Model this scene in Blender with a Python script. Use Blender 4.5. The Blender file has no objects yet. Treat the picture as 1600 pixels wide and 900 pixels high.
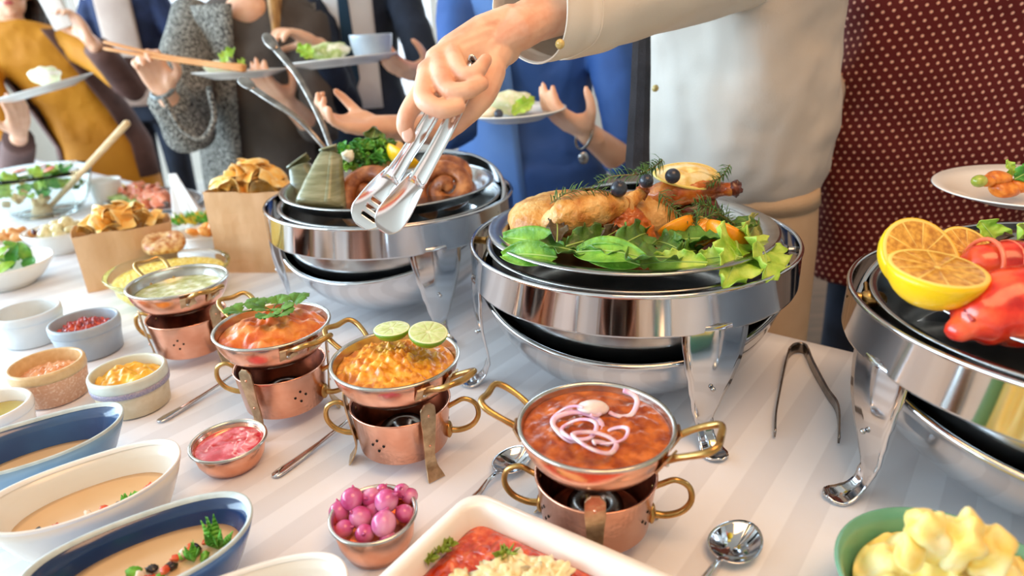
import bpy, math, random
from mathutils import Vector as V, Matrix, noise
PI = math.pi
S = bpy.context.scene
COL = S.collection

# ---------------------------------------------------------------- camera
CAMZ = 1.25
F, TH, RO = 1024.0, math.radians(22.07), math.radians(-2.53)
_u0 = V((0, math.sin(TH), math.cos(TH))); _r0 = V((1, 0, 0))
FWD = V((0, math.cos(TH), -math.sin(TH)))
RIGHT = _r0*math.cos(RO) + _u0*math.sin(RO)
UP = _u0*math.cos(RO) - _r0*math.sin(RO)
cam_d = bpy.data.cameras.new('camera'); cam = bpy.data.objects.new('camera', cam_d); COL.objects.link(cam)
M = Matrix.Identity(4)
for i in range(3):
    M[i][0] = RIGHT[i]; M[i][1] = UP[i]; M[i][2] = -FWD[i]
M[2][3] = CAMZ
cam.matrix_world = M
cam_d.sensor_width = 36; cam_d.lens = F/1600*36
cam_d.dof.use_dof = True; cam_d.dof.focus_distance = 0.80; cam_d.dof.aperture_fstop = 3.2
cam_d.clip_start = 0.02
S.camera = cam

# ---------------------------------------------------------------- sky and lights
S.view_settings.view_transform = 'Standard'; S.view_settings.look = 'None'
S.view_settings.gamma = 1; S.view_settings.use_curve_mapping = False
S.view_settings.exposure = -0.38
w = bpy.data.worlds.new('sky'); S.world = w; w.use_nodes = True
w.node_tree.nodes['Background'].inputs[0].default_value = (0.80, 0.90, 1.0, 1)
w.node_tree.nodes['Background'].inputs[1].default_value = 2.5

def area(name, loc, target, sx, sy, power, color):
    d = bpy.data.lights.new(name, 'AREA'); d.shape = 'RECTANGLE'; d.size = sx; d.size_y = sy
    d.energy = power; d.color = color
    o = bpy.data.objects.new(name, d); COL.objects.link(o); o.location = loc
    o.rotation_euler = (V(target)-V(loc)).to_track_quat('-Z', 'Y').to_euler()
    return o
# daylight through the window bays of the left and back walls, warm lamps on the ceiling
area('window_daylight', (-4.3, 0.8, 1.75), (0, 0.6, 0.8), 6.2, 2.0, 540, (0.60, 0.82, 1.0))
area('window_daylight', (-1.0, 5.75, 1.75), (0, 0.8, 0.9), 4.5, 2.0, 80, (0.80, 0.90, 1.0))
area('ceiling_lamp_light', (0.5, 0.1, 2.9), (0.5, 0.6, 0.75), 1.3, 1.3, 52, (1.0, 0.54, 0.24))

# ---------------------------------------------------------------- helpers
def W(px, py, d):
    """point at depth d seen at pixel px,py"""
    return V((0, 0, CAMZ)) + (RIGHT*((px-800)/F) + UP*((450-py)/F) + FWD)*d
T = 0.75
def P(px, py, h=0.0):
    """point on the plane h above the table top seen at pixel px,py"""
    r = RIGHT*((px-800)/F) + UP*((450-py)/F) + FWD
    return V((0, 0, CAMZ)) + r*((T+h-CAMZ)/r.z)

def lin(h):
    h = h.lstrip('#'); o = []
    for i in (0, 2, 4):
        c = int(h[i:i+2], 16)/255
        o.append(c/12.92 if c <= .04045 else ((c+.055)/1.055)**2.4)
    return (*o, 1)

MATS = {}
def mat(name, c1, c2=None, scale=20, rough=.5, metal=0, bump=0, bscale=60, sss=0, coat=0, trans=0, ior=1.45,
        c3=None, detail=3, ramp=(.35, .65), sheen=0, alpha=None, stretch=None, rvar=0):
    if name in MATS: return MATS[name]
    m = bpy.data.materials.new(name); m.use_nodes = True
    nt = m.node_tree; N = nt.nodes; L = nt.links; b = N['Principled BSDF']
    b.inputs['Roughness'].default_value = rough; b.inputs['Metallic'].default_value = metal
    b.inputs['IOR'].default_value = ior
    if sss:
        b.inputs['Subsurface Weight'].default_value = sss
        b.inputs['Subsurface Radius'].default_value = (1, .4, .2); b.inputs['Subsurface Scale'].default_value = .006
    if coat: b.inputs['Coat Weight'].default_value = coat; b.inputs['Coat Roughness'].default_value = .12
    if trans: b.inputs['Transmission Weight'].default_value = trans
    if sheen: b.inputs['Sheen Weight'].default_value = sheen
    b.inputs['Base Color'].default_value = lin(c1)
    tc = N.new('ShaderNodeTexCoord'); src = tc.outputs['Object']
    if stretch:
        mp = N.new('ShaderNodeMapping'); mp.inputs['Scale'].default_value = stretch
        L.new(src, mp.inputs[0]); src = mp.outputs[0]
    if c2:
        n = N.new('ShaderNodeTexNoise'); n.inputs['Scale'].default_value = scale; n.inputs['Detail'].default_value = detail
        L.new(src, n.inputs['Vector'])
        r = N.new('ShaderNodeValToRGB'); L.new(n.outputs['Fac'], r.inputs[0])
        e = r.color_ramp.elements; e[0].position = ramp[0]; e[1].position = ramp[1]
        e[0].color = lin(c1); e[1].color = lin(c2)
        if c3: k = e.new((ramp[0]+ramp[1])/2); k.color = lin(c3)
        L.new(r.outputs[0], b.inputs['Base Color'])
        if rvar:
            mr = N.new('ShaderNodeMapRange'); mr.inputs[3].default_value = max(rough-rvar, 0); mr.inputs[4].default_value = rough+rvar
            L.new(n.outputs['Fac'], mr.inputs[0]); L.new(mr.outputs[0], b.inputs['Roughness'])
    if bump:
        n2 = N.new('ShaderNodeTexNoise'); n2.inputs['Scale'].default_value = bscale; n2.inputs['Detail'].default_value = 4
        L.new(src, n2.inputs['Vector'])
        bp = N.new('ShaderNodeBump'); bp.inputs['Strength'].default_value = bump; bp.inputs['Distance'].default_value = .002
        L.new(n2.outputs['Fac'], bp.inputs['Height']); L.new(bp.outputs[0], b.inputs['Normal'])
    MATS[name] = m
    return m

def spline(pts, n=6, rad=None):
    """Catmull-Rom; returns (points, radii)"""
    pts = [V(p) for p in pts]; rad = rad or [1]*len(pts)
    if len(pts) < 3: 
        return [pts[0].lerp(pts[-1], i/n) for i in range(n+1)], [rad[0]+(rad[-1]-rad[0])*i/n for i in range(n+1)]
    q = [pts[0]*2-pts[1]]+pts+[pts[-1]*2-pts[-2]]; out = []; ro = []
    for i in range(len(pts)-1):
        a, b, c, d = q[i:i+4]
        for k in range(n):
            t = k/n
            out.append(.5*((2*b)+(c-a)*t+(2*a-5*b+4*c-d)*t*t+(3*b-a-3*c+d)*t**3))
            s = t*t*(3-2*t); ro.append(rad[i]*(1-s)+rad[i+1]*s)
    out.append(pts[-1]); ro.append(rad[-1])
    return out, ro

class MB:
    def __init__(s): s.v = []; s.f = []; s.m = []
    def add(s, vs, fs, m=0):
        o = len(s.v); s.v += [V(a) for a in vs]; s.f += [[i+o for i in f] for f in fs]; s.m += [m]*len(fs); return s
    def rings(s, R, close=True, cap0=False, cap1=False, m=0):
        """R: list of equally long rings of points"""
        n = len(R[0]); vs = [p for r in R for p in r]; fs = []
        for i in range(len(R)-1):
            for j in range(n if close else n-1):
                k = (j+1) % n
                fs.append([i*n+j, i*n+k, (i+1)*n+k, (i+1)*n+j])
        if cap0: fs.append(list(range(n))[::-1])
        if cap1: fs.append([(len(R)-1)*n+j for j in range(n)])
        return s.add(vs, fs, m)
    def lathe(s, prof, seg=48, c=(0, 0, 0), sx=1, sy=1, m=0, power=2, wob=None):
        R = []; c = V(c)
        for r, z in prof:
            ring = []
            for j in range(seg):
                a = 2*PI*j/seg; ca, sa = math.cos(a), math.sin(a)
                if power != 2:
                    k = (abs(ca)**power+abs(sa)**power)**(-1/power); ca *= k; sa *= k
                ring.append(c+V((r*sx*ca, r*sy*sa, z)))
            R.append(ring)
        return s.rings(R, True, m=m)
    def tube(s, pts, rad, seg=10, round_caps=True, m=0, up=None, flat=1.0, smooth=0, close=False):
        if not isinstance(rad, (list, tuple)): rad = [rad]*len(pts)
        pts = [V(p) for p in pts]
        if smooth: pts, rad = spline(pts, smooth, list(rad))
        n = len(pts); tg = []
        for i in range(n):
            if close: t = pts[(i+1) % n]-pts[i-1]
            else: t = pts[min(i+1, n-1)]-pts[max(i-1, 0)]
            tg.append(t.normalized() if t.length > 1e-9 else V((0, 0, 1)))
        u = V(up) if up else (V((0, 0, 1)) if abs(tg[0].z) < .9 else V((1, 0, 0)))
        u = (u-tg[0]*u.dot(tg[0])).normalized(); R = []
        fr = []
        for i in range(n):
            u = (u-tg[i]*u.dot(tg[i])).normalized(); b = tg[i].cross(u); fr.append((u.copy(), b))
            R.append([pts[i]+(u*math.cos(2*PI*j/seg)*flat+b*math.sin(2*PI*j/seg))*rad[i] for j in range(seg)])
        if close:
            R.append(R[0]); s.rings(R, True, m=m); return s
        if round_caps:
            def cap(i, sg):
                o = []
                for a in (30, 60, 82):
                    c_, s_ = math.cos(math.radians(a)), math.sin(math.radians(a))
                    o.append([pts[i]+tg[i]*sg*rad[i]*s_*min(1, flat) + (fr[i][0]*math.cos(2*PI*j/seg)*flat+fr[i][1]*math.sin(2*PI*j/seg))*rad[i]*c_ for j in range(seg)])
                return o
            R = cap(0, -1)[::-1]+R+cap(n-1, 1)
        return s.rings(R, True, True, True, m=m)
    def ell(s, c, r, seg=16, rows=10, rot=None, m=0, nz=0, nsc=20):
        c = V(c); r = (r, r, r) if not hasattr(r, '__len__') else r
        R = []; rot = rot or Matrix.Identity(3)
        for i in range(rows+1):
            th = PI*(i+.02)/(rows+.04); ring = []
            for j in range(seg):
                a = 2*PI*j/seg
                p = V((math.sin(th)*math.cos(a), math.sin(th)*math.sin(a), -math.cos(th)))
                k = 1+(nz*noise.noise((c+p*V(r).length)*nsc) if nz else 0)
                ring.append(c+rot @ V((p.x*r[0]*k, p.y*r[1]*k, p.z*r[2]*k)))
            R.append(ring)
        return s.rings(R, True, True, True, m=m)
    def box(s, a, b, m=0, mtx=None):
        vs = [V((x, y, z)) for z in (a[2], b[2]) for y in (a[1], b[1]) for x in (a[0], b[0])]
        if mtx: vs = [mtx @ v for v in vs]
        return s.add(vs, [[0, 2, 3, 1], [4, 5, 7, 6], [0, 1, 5, 4], [2, 6, 7, 3], [0, 4, 6, 2], [1, 3, 7, 5]], m)
    def grid(s, fn, nu, nv, m=0):
        vs = [fn(i/nu, j/nv) for i in range(nu+1) for j in range(nv+1)]
        fs = [[i*(nv+1)+j, (i+1)*(nv+1)+j, (i+1)*(nv+1)+j+1, i*(nv+1)+j+1] for i in range(nu) for j in range(nv)]
        return s.add(vs, fs, m)
    def xf(s, mtx):
        s.v = [mtx @ v for v in s.v]; return s
    def build(s, name, mats, parent=None, loc=None, rot=None, smooth=True, bevel=0, solid=0, sub=0, off=None, remesh=0, smt=0, disp=None):
        me = bpy.data.meshes.new(name)
        vs = s.v if off is None else [v-V(off) for v in s.v]
        me.from_pydata([tuple(v) for v in vs], [], s.f)
        mats = mats if isinstance(mats, (list, tuple)) else [mats]
        for m in mats: me.materials.append(m)
        if len(mats) > 1: me.polygons.foreach_set('material_index', s.m)
        if smooth: me.polygons.foreach_set('use_smooth', [True]*len(me.polygons))
        me.update()
        o = bpy.data.objects.new(name, me); COL.objects.link(o)
        if parent: o.parent = parent
        if loc is not None: o.location = loc
        if rot is not None: o.rotation_euler = rot
        if solid:
            q = o.modifiers.new('s', 'SOLIDIFY'); q.thickness = solid; q.offset = 0
        if bevel:
            q = o.modifiers.new('b', 'BEVEL'); q.width = bevel; q.segments = 3; q.limit_method = 'ANGLE'; q.angle_limit = .6
        if remesh:
            q = o.modifiers.new('r', 'REMESH'); q.mode = 'VOXEL'; q.voxel_size = remesh; q.use_smooth_shade = True
        if smt:
            q = o.modifiers.new('m', 'SMOOTH'); q.iterations = smt; q.factor = .5
        if disp:
            tx = bpy.data.textures.new(name, 'CLOUDS'); tx.noise_scale = disp[0]; tx.noise_depth = 2
            q = o.modifiers.new('d', 'DISPLACE'); q.texture = tx; q.strength = disp[1]; q.mid_level = .5; q.texture_coords = 'LOCAL'
        if sub:
            q = o.modifiers.new('u', 'SUBSURF'); q.levels = sub; q.render_levels = sub
        return o

def thing(name, label, cat, loc=(0, 0, 0), rz=0, group=None, rot=None):
    o = bpy.data.objects.new(name, None); COL.objects.link(o); o.empty_display_size = .02
    o.location = loc; o.rotation_euler = rot or (0, 0, rz)
    return tag(o, label, cat, group)
def tag(o, label, cat, group=None, kind=None):
    if label: o['label'] = label
    if cat: o['category'] = cat
    if group: o['group'] = group
    if kind: o['kind'] = kind
    return o
def dup(root, loc, rz=0, label=None, group=None, rot=None):
    r = root.copy(); COL.objects.link(r); r.location = loc; r.rotation_euler = rot or (0, 0, rz)
    if label: r['label'] = label
    if group: r['group'] = group
    for ch in list(root.children):
        c = ch.copy(); COL.objects.link(c); c.parent = r
        for g in list(ch.children):
            d = g.copy(); COL.objects.link(d); d.parent = c
    return r
def struct(o): o['kind'] = 'structure'; return o
def frame(z, x=None):
    """3x3 with given z axis"""
    z = V(z).normalized(); x = V(x) if x is not None else (V((1, 0, 0)) if abs(z.x) < .9 else V((0, 1, 0)))
    x = (x-z*x.dot(z)).normalized(); y = z.cross(x)
    return Matrix((x, y, z)).transposed()
rnd = random.Random(7)
def nz(p, s, o=0): return noise.noise(V(p)*s+V((o, o*1.7, -o)))

# ---------------------------------------------------------------- materials
steel = mat('steel', 'DADADC', 'C6C8CC', 6, rough=.09, metal=1, rvar=.04)
steel_b = mat('brushed_steel', 'C6C5C3', 'A9A8A8', 30, rough=.22, metal=1)
steel_d = mat('worn_steel', '9C948C', '6E6660', 40, rough=.25, metal=1)
copper = mat('copper', 'F4BCA2', 'E2A082', 28, rough=.24, metal=1, bump=.12, bscale=160, rvar=.06)
copper_in = mat('dark_copper', '7A3A22', '4A2013', 40, rough=.35, metal=.9)
brass = mat('brass', 'CFA566', 'B0854A', 60, rough=.28, metal=1, bump=.15, bscale=200)
brass_d = mat('pale_brass', 'D2B894', 'AC9070', 80, rough=.35, metal=1, bump=.3, bscale=220)
tin = mat('tin', 'D8D4CC', 'BDB8AE', 40, rough=.25, metal=1)
white_c = mat('white_glaze', 'F1EEE8', 'E6E3DC', 8, rough=.22, coat=.4)
plate_m = mat('plate_glaze', 'F2EEE6', rough=.2, coat=.4)
glass = mat('clear_glass', 'F4FAF8', rough=.02, trans=1, ior=1.3)

# ---------------------------------------------------------------- the room
wall_m = mat('wall_paint', 'D6CEC2', 'CEC5B8', 2, rough=.8)
wall_w = mat('white_wall_paint', 'E9E4DA', 'E2DDD2', 2, rough=.8)
floor_m = mat('floor_wood', '7E6250', '665040', 3, rough=.4, stretch=(1, 8, 1))
frame_m = mat('window_frame_paint', 'E8E4DC', rough=.5)
X0, X1, Y0, Y1, Z1 = -4.2, 3.6, -3.0, 5.6, 3.0
def slab(name, a, b, m): return struct(MB().box(a, b).build(name, m, smooth=False))
slab('floor', (X0-.2, Y0-.2, -.1), (X1+.2, Y1+.2, 0), floor_m)
slab('ceiling', (X0-.2, Y0-.2, Z1), (X1+.2, Y1+.2, Z1+.1), wall_w)
slab('wall_right', (X1, Y0-.2, 0), (X1+.2, Y1+.2, Z1), wall_m)
slab('wall_front', (X0, Y0-.2, 0), (X1, Y0, Z1), wall_m)
wb = MB()   # back wall with a wide window opening
for a, b in (((X0-.2, Y1, 0), (X1, Y1+.2, .7)), ((X0-.2, Y1, 2.75), (X1, Y1+.2, Z1)), ((X0-.2, Y1, .7), (-3.4, Y1+.2, 2.75)), ((1.4, Y1, .7), (X1, Y1+.2, 2.75))): wb.box(a, b)
struct(wb.build('wall_back', wall_w, smooth=False))
wl = MB()
for a, b in (((X0-.2, Y0, 0), (X0, Y1, .7)), ((X0-.2, Y0, 2.75), (X0, Y1, Z1)), ((X0-.2, Y0, .7), (X0, -2.4, 2.75)), ((X0-.2, 4.2, .7), (X0, Y1, 2.75))): wl.box(a, b)
struct(wl.build('wall_left', wall_w, smooth=False))
def window(name, a, b, axis, bars):
    fr = MB(); a = V(a); b = V(b); e = b-a
    def bar(p, q): fr.box([min(p[i], q[i]) for i in range(3)], [max(p[i], q[i]) for i in range(3)])
    for k in range(bars+1):
        t = a[axis]+e[axis]*k/bars
        p = V(a); q = V(b); p[axis] = t-.03; q[axis] = t+.03; bar(p, q)
    for z in (a.z, (a.z*.35+b.z*.65), b.z):
        p = V(a); q = V(b); p.z = z-.03; q.z = z+.03; bar(p, q)
    o = struct(fr.build(name, frame_m, smooth=False)); return o
window('window_1', (-3.4, Y1+.04, .7), (1.4, Y1+.09, 2.75), 0, 5)
window('window_2', (X0-.09, -2.4, .7), (X0-.04, 4.2, 2.75), 1, 6)
for k, (nm, a, b) in enumerate((('baseboard_back', (X0, Y1-.02, 0), (X1, Y1, .1)), ('baseboard_right', (X1-.02, Y0, 0), (X1, Y1, .1)), ('baseboard_left', (X0, Y0, 0), (X0+.02, Y1, .1)))):
    slab(nm, a, b, frame_m)

# ---------------------------------------------------------------- table and cloth
U2 = V((-.779, .627, 0)); N2 = V((.627, .779, 0))
E0 = V((.426, .983, 0)); ED = E0.dot(N2)      # far edge at n = ED
def tb(u, n, z): return U2*u+N2*n+V((0, 0, z))
NL = -.12; UL, UR = 3.9, -1.6
tbl = thing('buffet_table', 'long buffet table hidden beneath the white cloth', 'table', tb((UL+UR)/2, (NL+ED)/2, 0))
wood = mat('table_wood', '9A7350', '7F5C3E', 4, rough=.5, stretch=(1, 10, 1))
Rm = Matrix((U2, N2, V((0, 0, 1)))).transposed().to_4x4()
hl, hw = (UL-UR)/2-.02, (ED-NL)/2-.015
MB().box((-hl, -hw, T-.034), (hl, hw, T-.004), mtx=Rm).build('table_top', wood, tbl, smooth=False, bevel=.003)
for sx in (-1, 0, 1):
    for sy in (-1, 1):
        MB().box((sx*(hl-.1)-.03, sy*(hw-.1)-.03, 0), (sx*(hl-.1)+.03, sy*(hw-.1)+.03, T-.034), mtx=Rm).build('leg', wood, tbl, smooth=False)

cm = bpy.data.materials.new('striped_linen'); cm.use_nodes = True
nt = cm.node_tree; N = nt.nodes; L = nt.links; b = N['Principled BSDF']
tc = N.new('ShaderNodeTexCoord'); sep = N.new('ShaderNodeSeparateXYZ')
dt = N.new('ShaderNodeVectorMath'); dt.operation = 'DOT_PRODUCT'; dt.inputs[1].default_value = U2
L.new(tc.outputs['Object'], dt.inputs[0])
mm = N.new('ShaderNodeMath'); mm.operation = 'MULTIPLY'; mm.inputs[1].default_value = 2*PI/.062; L.new(dt.outputs['Value'], mm.inputs[0])
sn = N.new('ShaderNodeMath'); sn.operation = 'SINE'; L.new(mm.outputs[0], sn.inputs[0])
rp = N.new('ShaderNodeValToRGB'); rp.color_ramp.elements[0].position = .46; rp.color_ramp.elements[1].position = .54
rp.color_ramp.elements[0].color = lin('E3E3E7'); rp.color_ramp.elements[1].color = lin('EFF0F4')
ad = N.new('ShaderNodeMath'); ad.operation = 'MULTIPLY_ADD'; ad.inputs[1].default_value = .5; ad.inputs[2].default_value = .5
L.new(sn.outputs[0], ad.inputs[0]); L.new(ad.outputs[0], rp.inputs[0]); L.new(rp.outputs[0], b.inputs['Base Color'])
mr = N.new('ShaderNodeMapRange'); mr.inputs[3].default_value = .62; mr.inputs[4].default_value = .42
L.new(ad.outputs[0], mr.inputs[0]); L.new(mr.outputs[0], b.inputs['Roughness'])
n2 = N.new('ShaderNodeTexNoise'); n2.inputs['Scale'].default_value = 7; n2.inputs['Detail'].default_value = 3
L.new(tc.outputs['Object'], n2.inputs[0])
n3 = N.new('ShaderNodeTexNoise'); n3.inputs['Scale'].default_value = 900; L.new(tc.outputs['Object'], n3.inputs[0])
ma = N.new('ShaderNodeMath'); ma.operation = 'MULTIPLY_ADD'; ma.inputs[1].default_value = .02; L.new(n3.outputs[0], ma.inputs[0]); L.new(n2.outputs[0], ma.inputs[2])
bp_ = N.new('ShaderNodeBump'); bp_.inputs['Strength'].default_value = .25; bp_.inputs['Distance'].default_value = .02
L.new(ma.outputs[0], bp_.inputs['Height']); L.new(bp_.outputs[0], b.inputs['Normal'])
cloth = MB()
def cl(u, v):
    uu = UR+(UL-UR)*u
    s = v*2.2-.5     # -.5..0 near skirt, 0..1.2 top... far skirt
    wtop = ED-NL
    if v < .2:
        k = (.2-v)/.2; return tb(uu, NL-.01-.03*k*(1+math.sin(uu*22))*.6-.01*k, T-.6*k)
    if v > .8:
        k = (v-.8)/.2; return tb(uu, ED+.006+.03*k*(1+math.sin(uu*26+1))*.6+.006*k, T-.6*k)
    return tb(uu, NL+wtop*(v-.2)/.6, T)
cloth.grid(cl, 220, 60)
tag(cloth.build('tablecloth', cm, solid=.0015), 'white linen tablecloth with woven satin stripes covering the buffet table', 'tablecloth')
# ---------------------------------------------------------------- chafing dishes
def leg_rings(ang):
    prof = [(.2285, .170, .044), (.2290, .150, .043), (.2280, .12, .038), (.2235, .09, .030), (.2165, .06, .021), (.2130, .035, .0125), (.2160, .020, .011),
            (.2230, .010, .012), (.2330, .0035, .0150), (.2430, .0015, .0160), (.2520, .0030, .0125), (.2575, .0060, .005)]
    R = []
    ca, sa = math.cos(ang), math.sin(ang); er = V((ca, sa, 0)); et = V((-sa, ca, 0))
    pts, wd = spline([(r, 0, z) for r, z, w_ in prof], 3, [w_ for r, z, w_ in prof])
    for i, p in enumerate(pts):
        c = er*p.x+V((0, 0, p.z)); h = wd[i]; t = pts[min(i+1, len(pts)-1)]-pts[max(i-1, 0)]; t.normalize()
        nr = (er*(-t.z)+V((0, 0, 1))*t.x)          # outward normal of the strip
        bow = .10*h*h/.04 if p.z > .03 else -.0012
        outer = []; inner = []
        for k in range(9):
            q = k/4-1; b_ = (abs(q))*bow*1.6
            outer.append(c+et*h*q-nr*b_+nr*.0012); inner.append(c+et*h*q-nr*b_-nr*.0012)
        R.append(outer+inner[::-1])
    return R
def chafer(loc, legs, hinge, label, tilt=17, lz=.173):
    t = thing('chafing_dish', label, 'chafing dish', loc, 0, 'steel chafing dishes along the buffet')
    MB().lathe([(.2235, .160), (.2265, .160), (.2275, .163), (.2270, .208), (.2285, .2105), (.2270, .213), (.2235, .213), (.2225, .2105), (.2235, .208), (.2235, .160)], 96).build('ring_band', steel, t)
    MB().lathe([(.205, .2065), (.205, .2085), (.198, .2085), (.1955, .205), (.1945, .16), (.192, .135), (.186, .116), (.172, .104), (.14, .099), (.08, .098), (.0005, .098), (.0005, .0965),
                (.08, .0965), (.1415, .0975), (.174, .102), (.1880, .114), (.1945, .134), (.197, .16), (.198, .204), (.205, .2065)], 96).build('water_pan', steel_b, t)
    er = V((math.cos(hinge), math.sin(hinge), 0)); ef = V((math.sin(hinge), -math.cos(hinge), 0))   # ef: towards the viewer
    R0 = .2135; dep = .158
    prof = []
    for k in range(0, 19):
        a = k/18*PI/2; prof.append((R0*math.cos(a)**.92 if k < 18 else .0005, -dep*math.sin(a)))
    inn = [(max(r-.0022, .0004), z+.0015) for r, z in prof][::-1]
    m = MB().lathe([(R0-.0022, .003), (R0+.003, .004), (R0+.0045, .001), (R0+.003, -.002)]+prof[1:]+inn[:-1]+[(R0-.0022, .003)], 96)
    zt = V((0, 0, 1))*math.cos(math.radians(tilt))-(-ef)*math.sin(math.radians(tilt))*-1
    zt = (V((0, 0, 1))*math.cos(math.radians(tilt))+ef*math.sin(math.radians(tilt))).normalized()
    m.xf(Matrix.Translation((0, 0, lz)) @ frame(zt, er).to_4x4()).build('roll_top_lid', steel, t)
    for sg in (-1, 1):
        h = MB(); c = er*sg*.2175+V((0, 0, .196))
        h.tube([c-er*sg*.016, c+er*sg*.004], .006, 14); h.tube([c-er*sg*.022, c-er*sg*.012], .0095, 14)
        h.tube([c-er*sg*.012+V((0, 0, .0)), c-er*sg*.012+ef*-.03+V((0, 0, .006))], .003, 8)
        h.build('hinge', brass if sg < 0 else steel_b, t)
    for la in legs:
        a = math.radians(la); o = MB().rings(leg_rings(a), True, True, True).build('leg', steel, t)
        c = V((math.cos(a), math.sin(a), 0))
        MB().ell(c*.2265+V((0, 0, .085)), .0032, 10, 6).build('rivet', steel_b, o)
    return t
CH_M = V((.171, .890, T+.0012)); CH_L = V((-.218, 1.204, T+.0012)); CH_R = V((.588, .592, T+.0012))
chafer(CH_M, (-74, 188, 58), math.radians(-14), 'steel roll-top chafing dish under the roast chicken, in the middle')
chafer(CH_L, (-64, 190, 62), math.radians(-28), 'steel chafing dish under the coiled sausages, furthest back', 20, .180)
chafer(CH_R, (184, -80, 60), math.radians(-22), 'steel chafing dish under the lobster and lemons, cut by the frame')

def platter(loc, r, label, depth=.016, rimw=.022, tilt=(0, 0, 0)):
    i = r-rimw
    p = [(.0005, 0), (i-.012, 0), (i-.003, .004), (i, depth-.003), (i+.004, depth), (r-.004, depth+.002), (r, depth+.001), (r+.001, depth+.003), (r-.002, depth+.0045),
         (i+.003, depth+.0018), (i-.003, depth-.001), (i-.006, .006), (i-.014, .002), (.0005, .002)]
    o = MB().lathe(p, 96).build('serving_platter', steel_b, loc=loc, rot=tilt); return tag(o, label, 'platter', 'steel food pans in the chafing dishes')
PL_M = CH_M+V((-.004, -.012, .214)); PL_L = CH_L+V((.0, -.010, .214)); PL_R = CH_R+V((.004, -.006, .214))
platter(PL_M, .197, 'round steel platter carrying the roast chicken on lettuce', .014)
platter(PL_L, .193, 'round steel food pan carrying the coiled sausages and leaf parcels', .018, .012)
platter(PL_R, .193, 'round steel platter carrying the lobster and lemon halves', .016)

# ---------------------------------------------------------------- copper burner stands and karahi pans
def burner():
    t = thing('burner_stand', 'x', 'burner stand', (0, 0, 0), 0, 'copper burner stands under the small pans')
    p = [(.0005, .020), (.050, .020), (.0540, .023), (.0600, .077), (.0615, .079), (.0610, .0805), (.0590, .0795), (.053, .025), (.0495, .0220), (.0005, .0220)]
    MB().lathe(p, 64, m=0).build('bucket', copper, t)
    MB().lathe([(.0580, .078), (.0522, .026), (.049, .0226), (.0005, .0226), (.0005, .0232), (.048, .0232), (.0510, .026), (.0572, .0776), (.0580, .078)], 64).build('bucket_lining', copper_in, t)
    MB().lathe([(.0005, .0235), (.028, .0235), (.029, .040), (.027, .043), (.012, .044), (.011, .039), (.0005, .039)], 32).build('fuel_cup', steel_d, t)
    for k in range(3):
        a = math.radians(-50+120*k); er = V((math.cos(a), math.sin(a), 0)); et = V((-math.sin(a), math.cos(a), 0))
        prof = [(.0700, .0012, .0115), (.0680, .004, .0108), (.0610, .016, .0075), (.0590, .030, .0068), (.0625, .058, .0082), (.0645, .082, .0098), (.0650, .096, .0095), (.0650, .103, .004)]
        pts, wd = spline([(r, 0, z) for r, z, w_ in prof], 3, [w_ for r, z, w_ in prof])
        R = []
        for i, q in enumerate(pts):
            c = er*q.x+V((0, 0, q.z)); h = wd[i]
            R.append([c-et*h+er*.0012, c+et*h+er*.0012, c+et*h-er*.0010, c-et*h-er*.0010])
        o = MB().rings(R, True, True, True).build('strap_leg', brass_d, t, smooth=False, bevel=.0004)
        for z, r in ((.087, .0655), (.044, .0614)):
            MB().ell(er*(r+.0003)+V((0, 0, z)), .0018, 10, 6).build('rivet', copper, o)
    for s in (0, PI):
        er = V((math.cos(s), math.sin(s), 0)); m = MB()
        pts = [er*.058+V((0, 0, .068)), er*.065+V((0, 0, .072)), er*.078+V((0, 0, .078)), er*.091+V((0, 0, .071)), er*.094+V((0, 0, .055)), er*.086+V((0, 0, .041)), er*.071+V((0, 0, .034)), er*.056+V((0, 0, .034))]
        m.tube(pts, [.0032, .0030, .0030, .0031, .0032, .0034, .0036, .0042], 12, smooth=5)
        m.ell(er*.0565+V((0, 0, .035)), (.0045, .010, .011), 16, 8, Matrix.Rotation(s, 3, 'Z'))
        m.build('ring_handle', brass, t)
    for s0 in (-110, 10, 130):
        for dx, dz in ((0, .0075), (-.13, .0), (.13, .0005), (0, -.0075)):
            a = math.radians(s0)+dx; z = .050+dz; r = .0448+(.0525-.0475)*(z-.031)/.051+.0027+.0003
            r = .0540+.006*(z-.023)/.054
            er = V((math.cos(a), math.sin(a), 0))
            MB().tube([er*(r-.0012)+V((0, 0, z)), er*(r+.00025)+V((0, 0, z))], .0017, 10, round_caps=False).build('air_hole', HOLE, t)
    return t
HOLE = mat('black_hole', '140A06', rough=.9)
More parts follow.
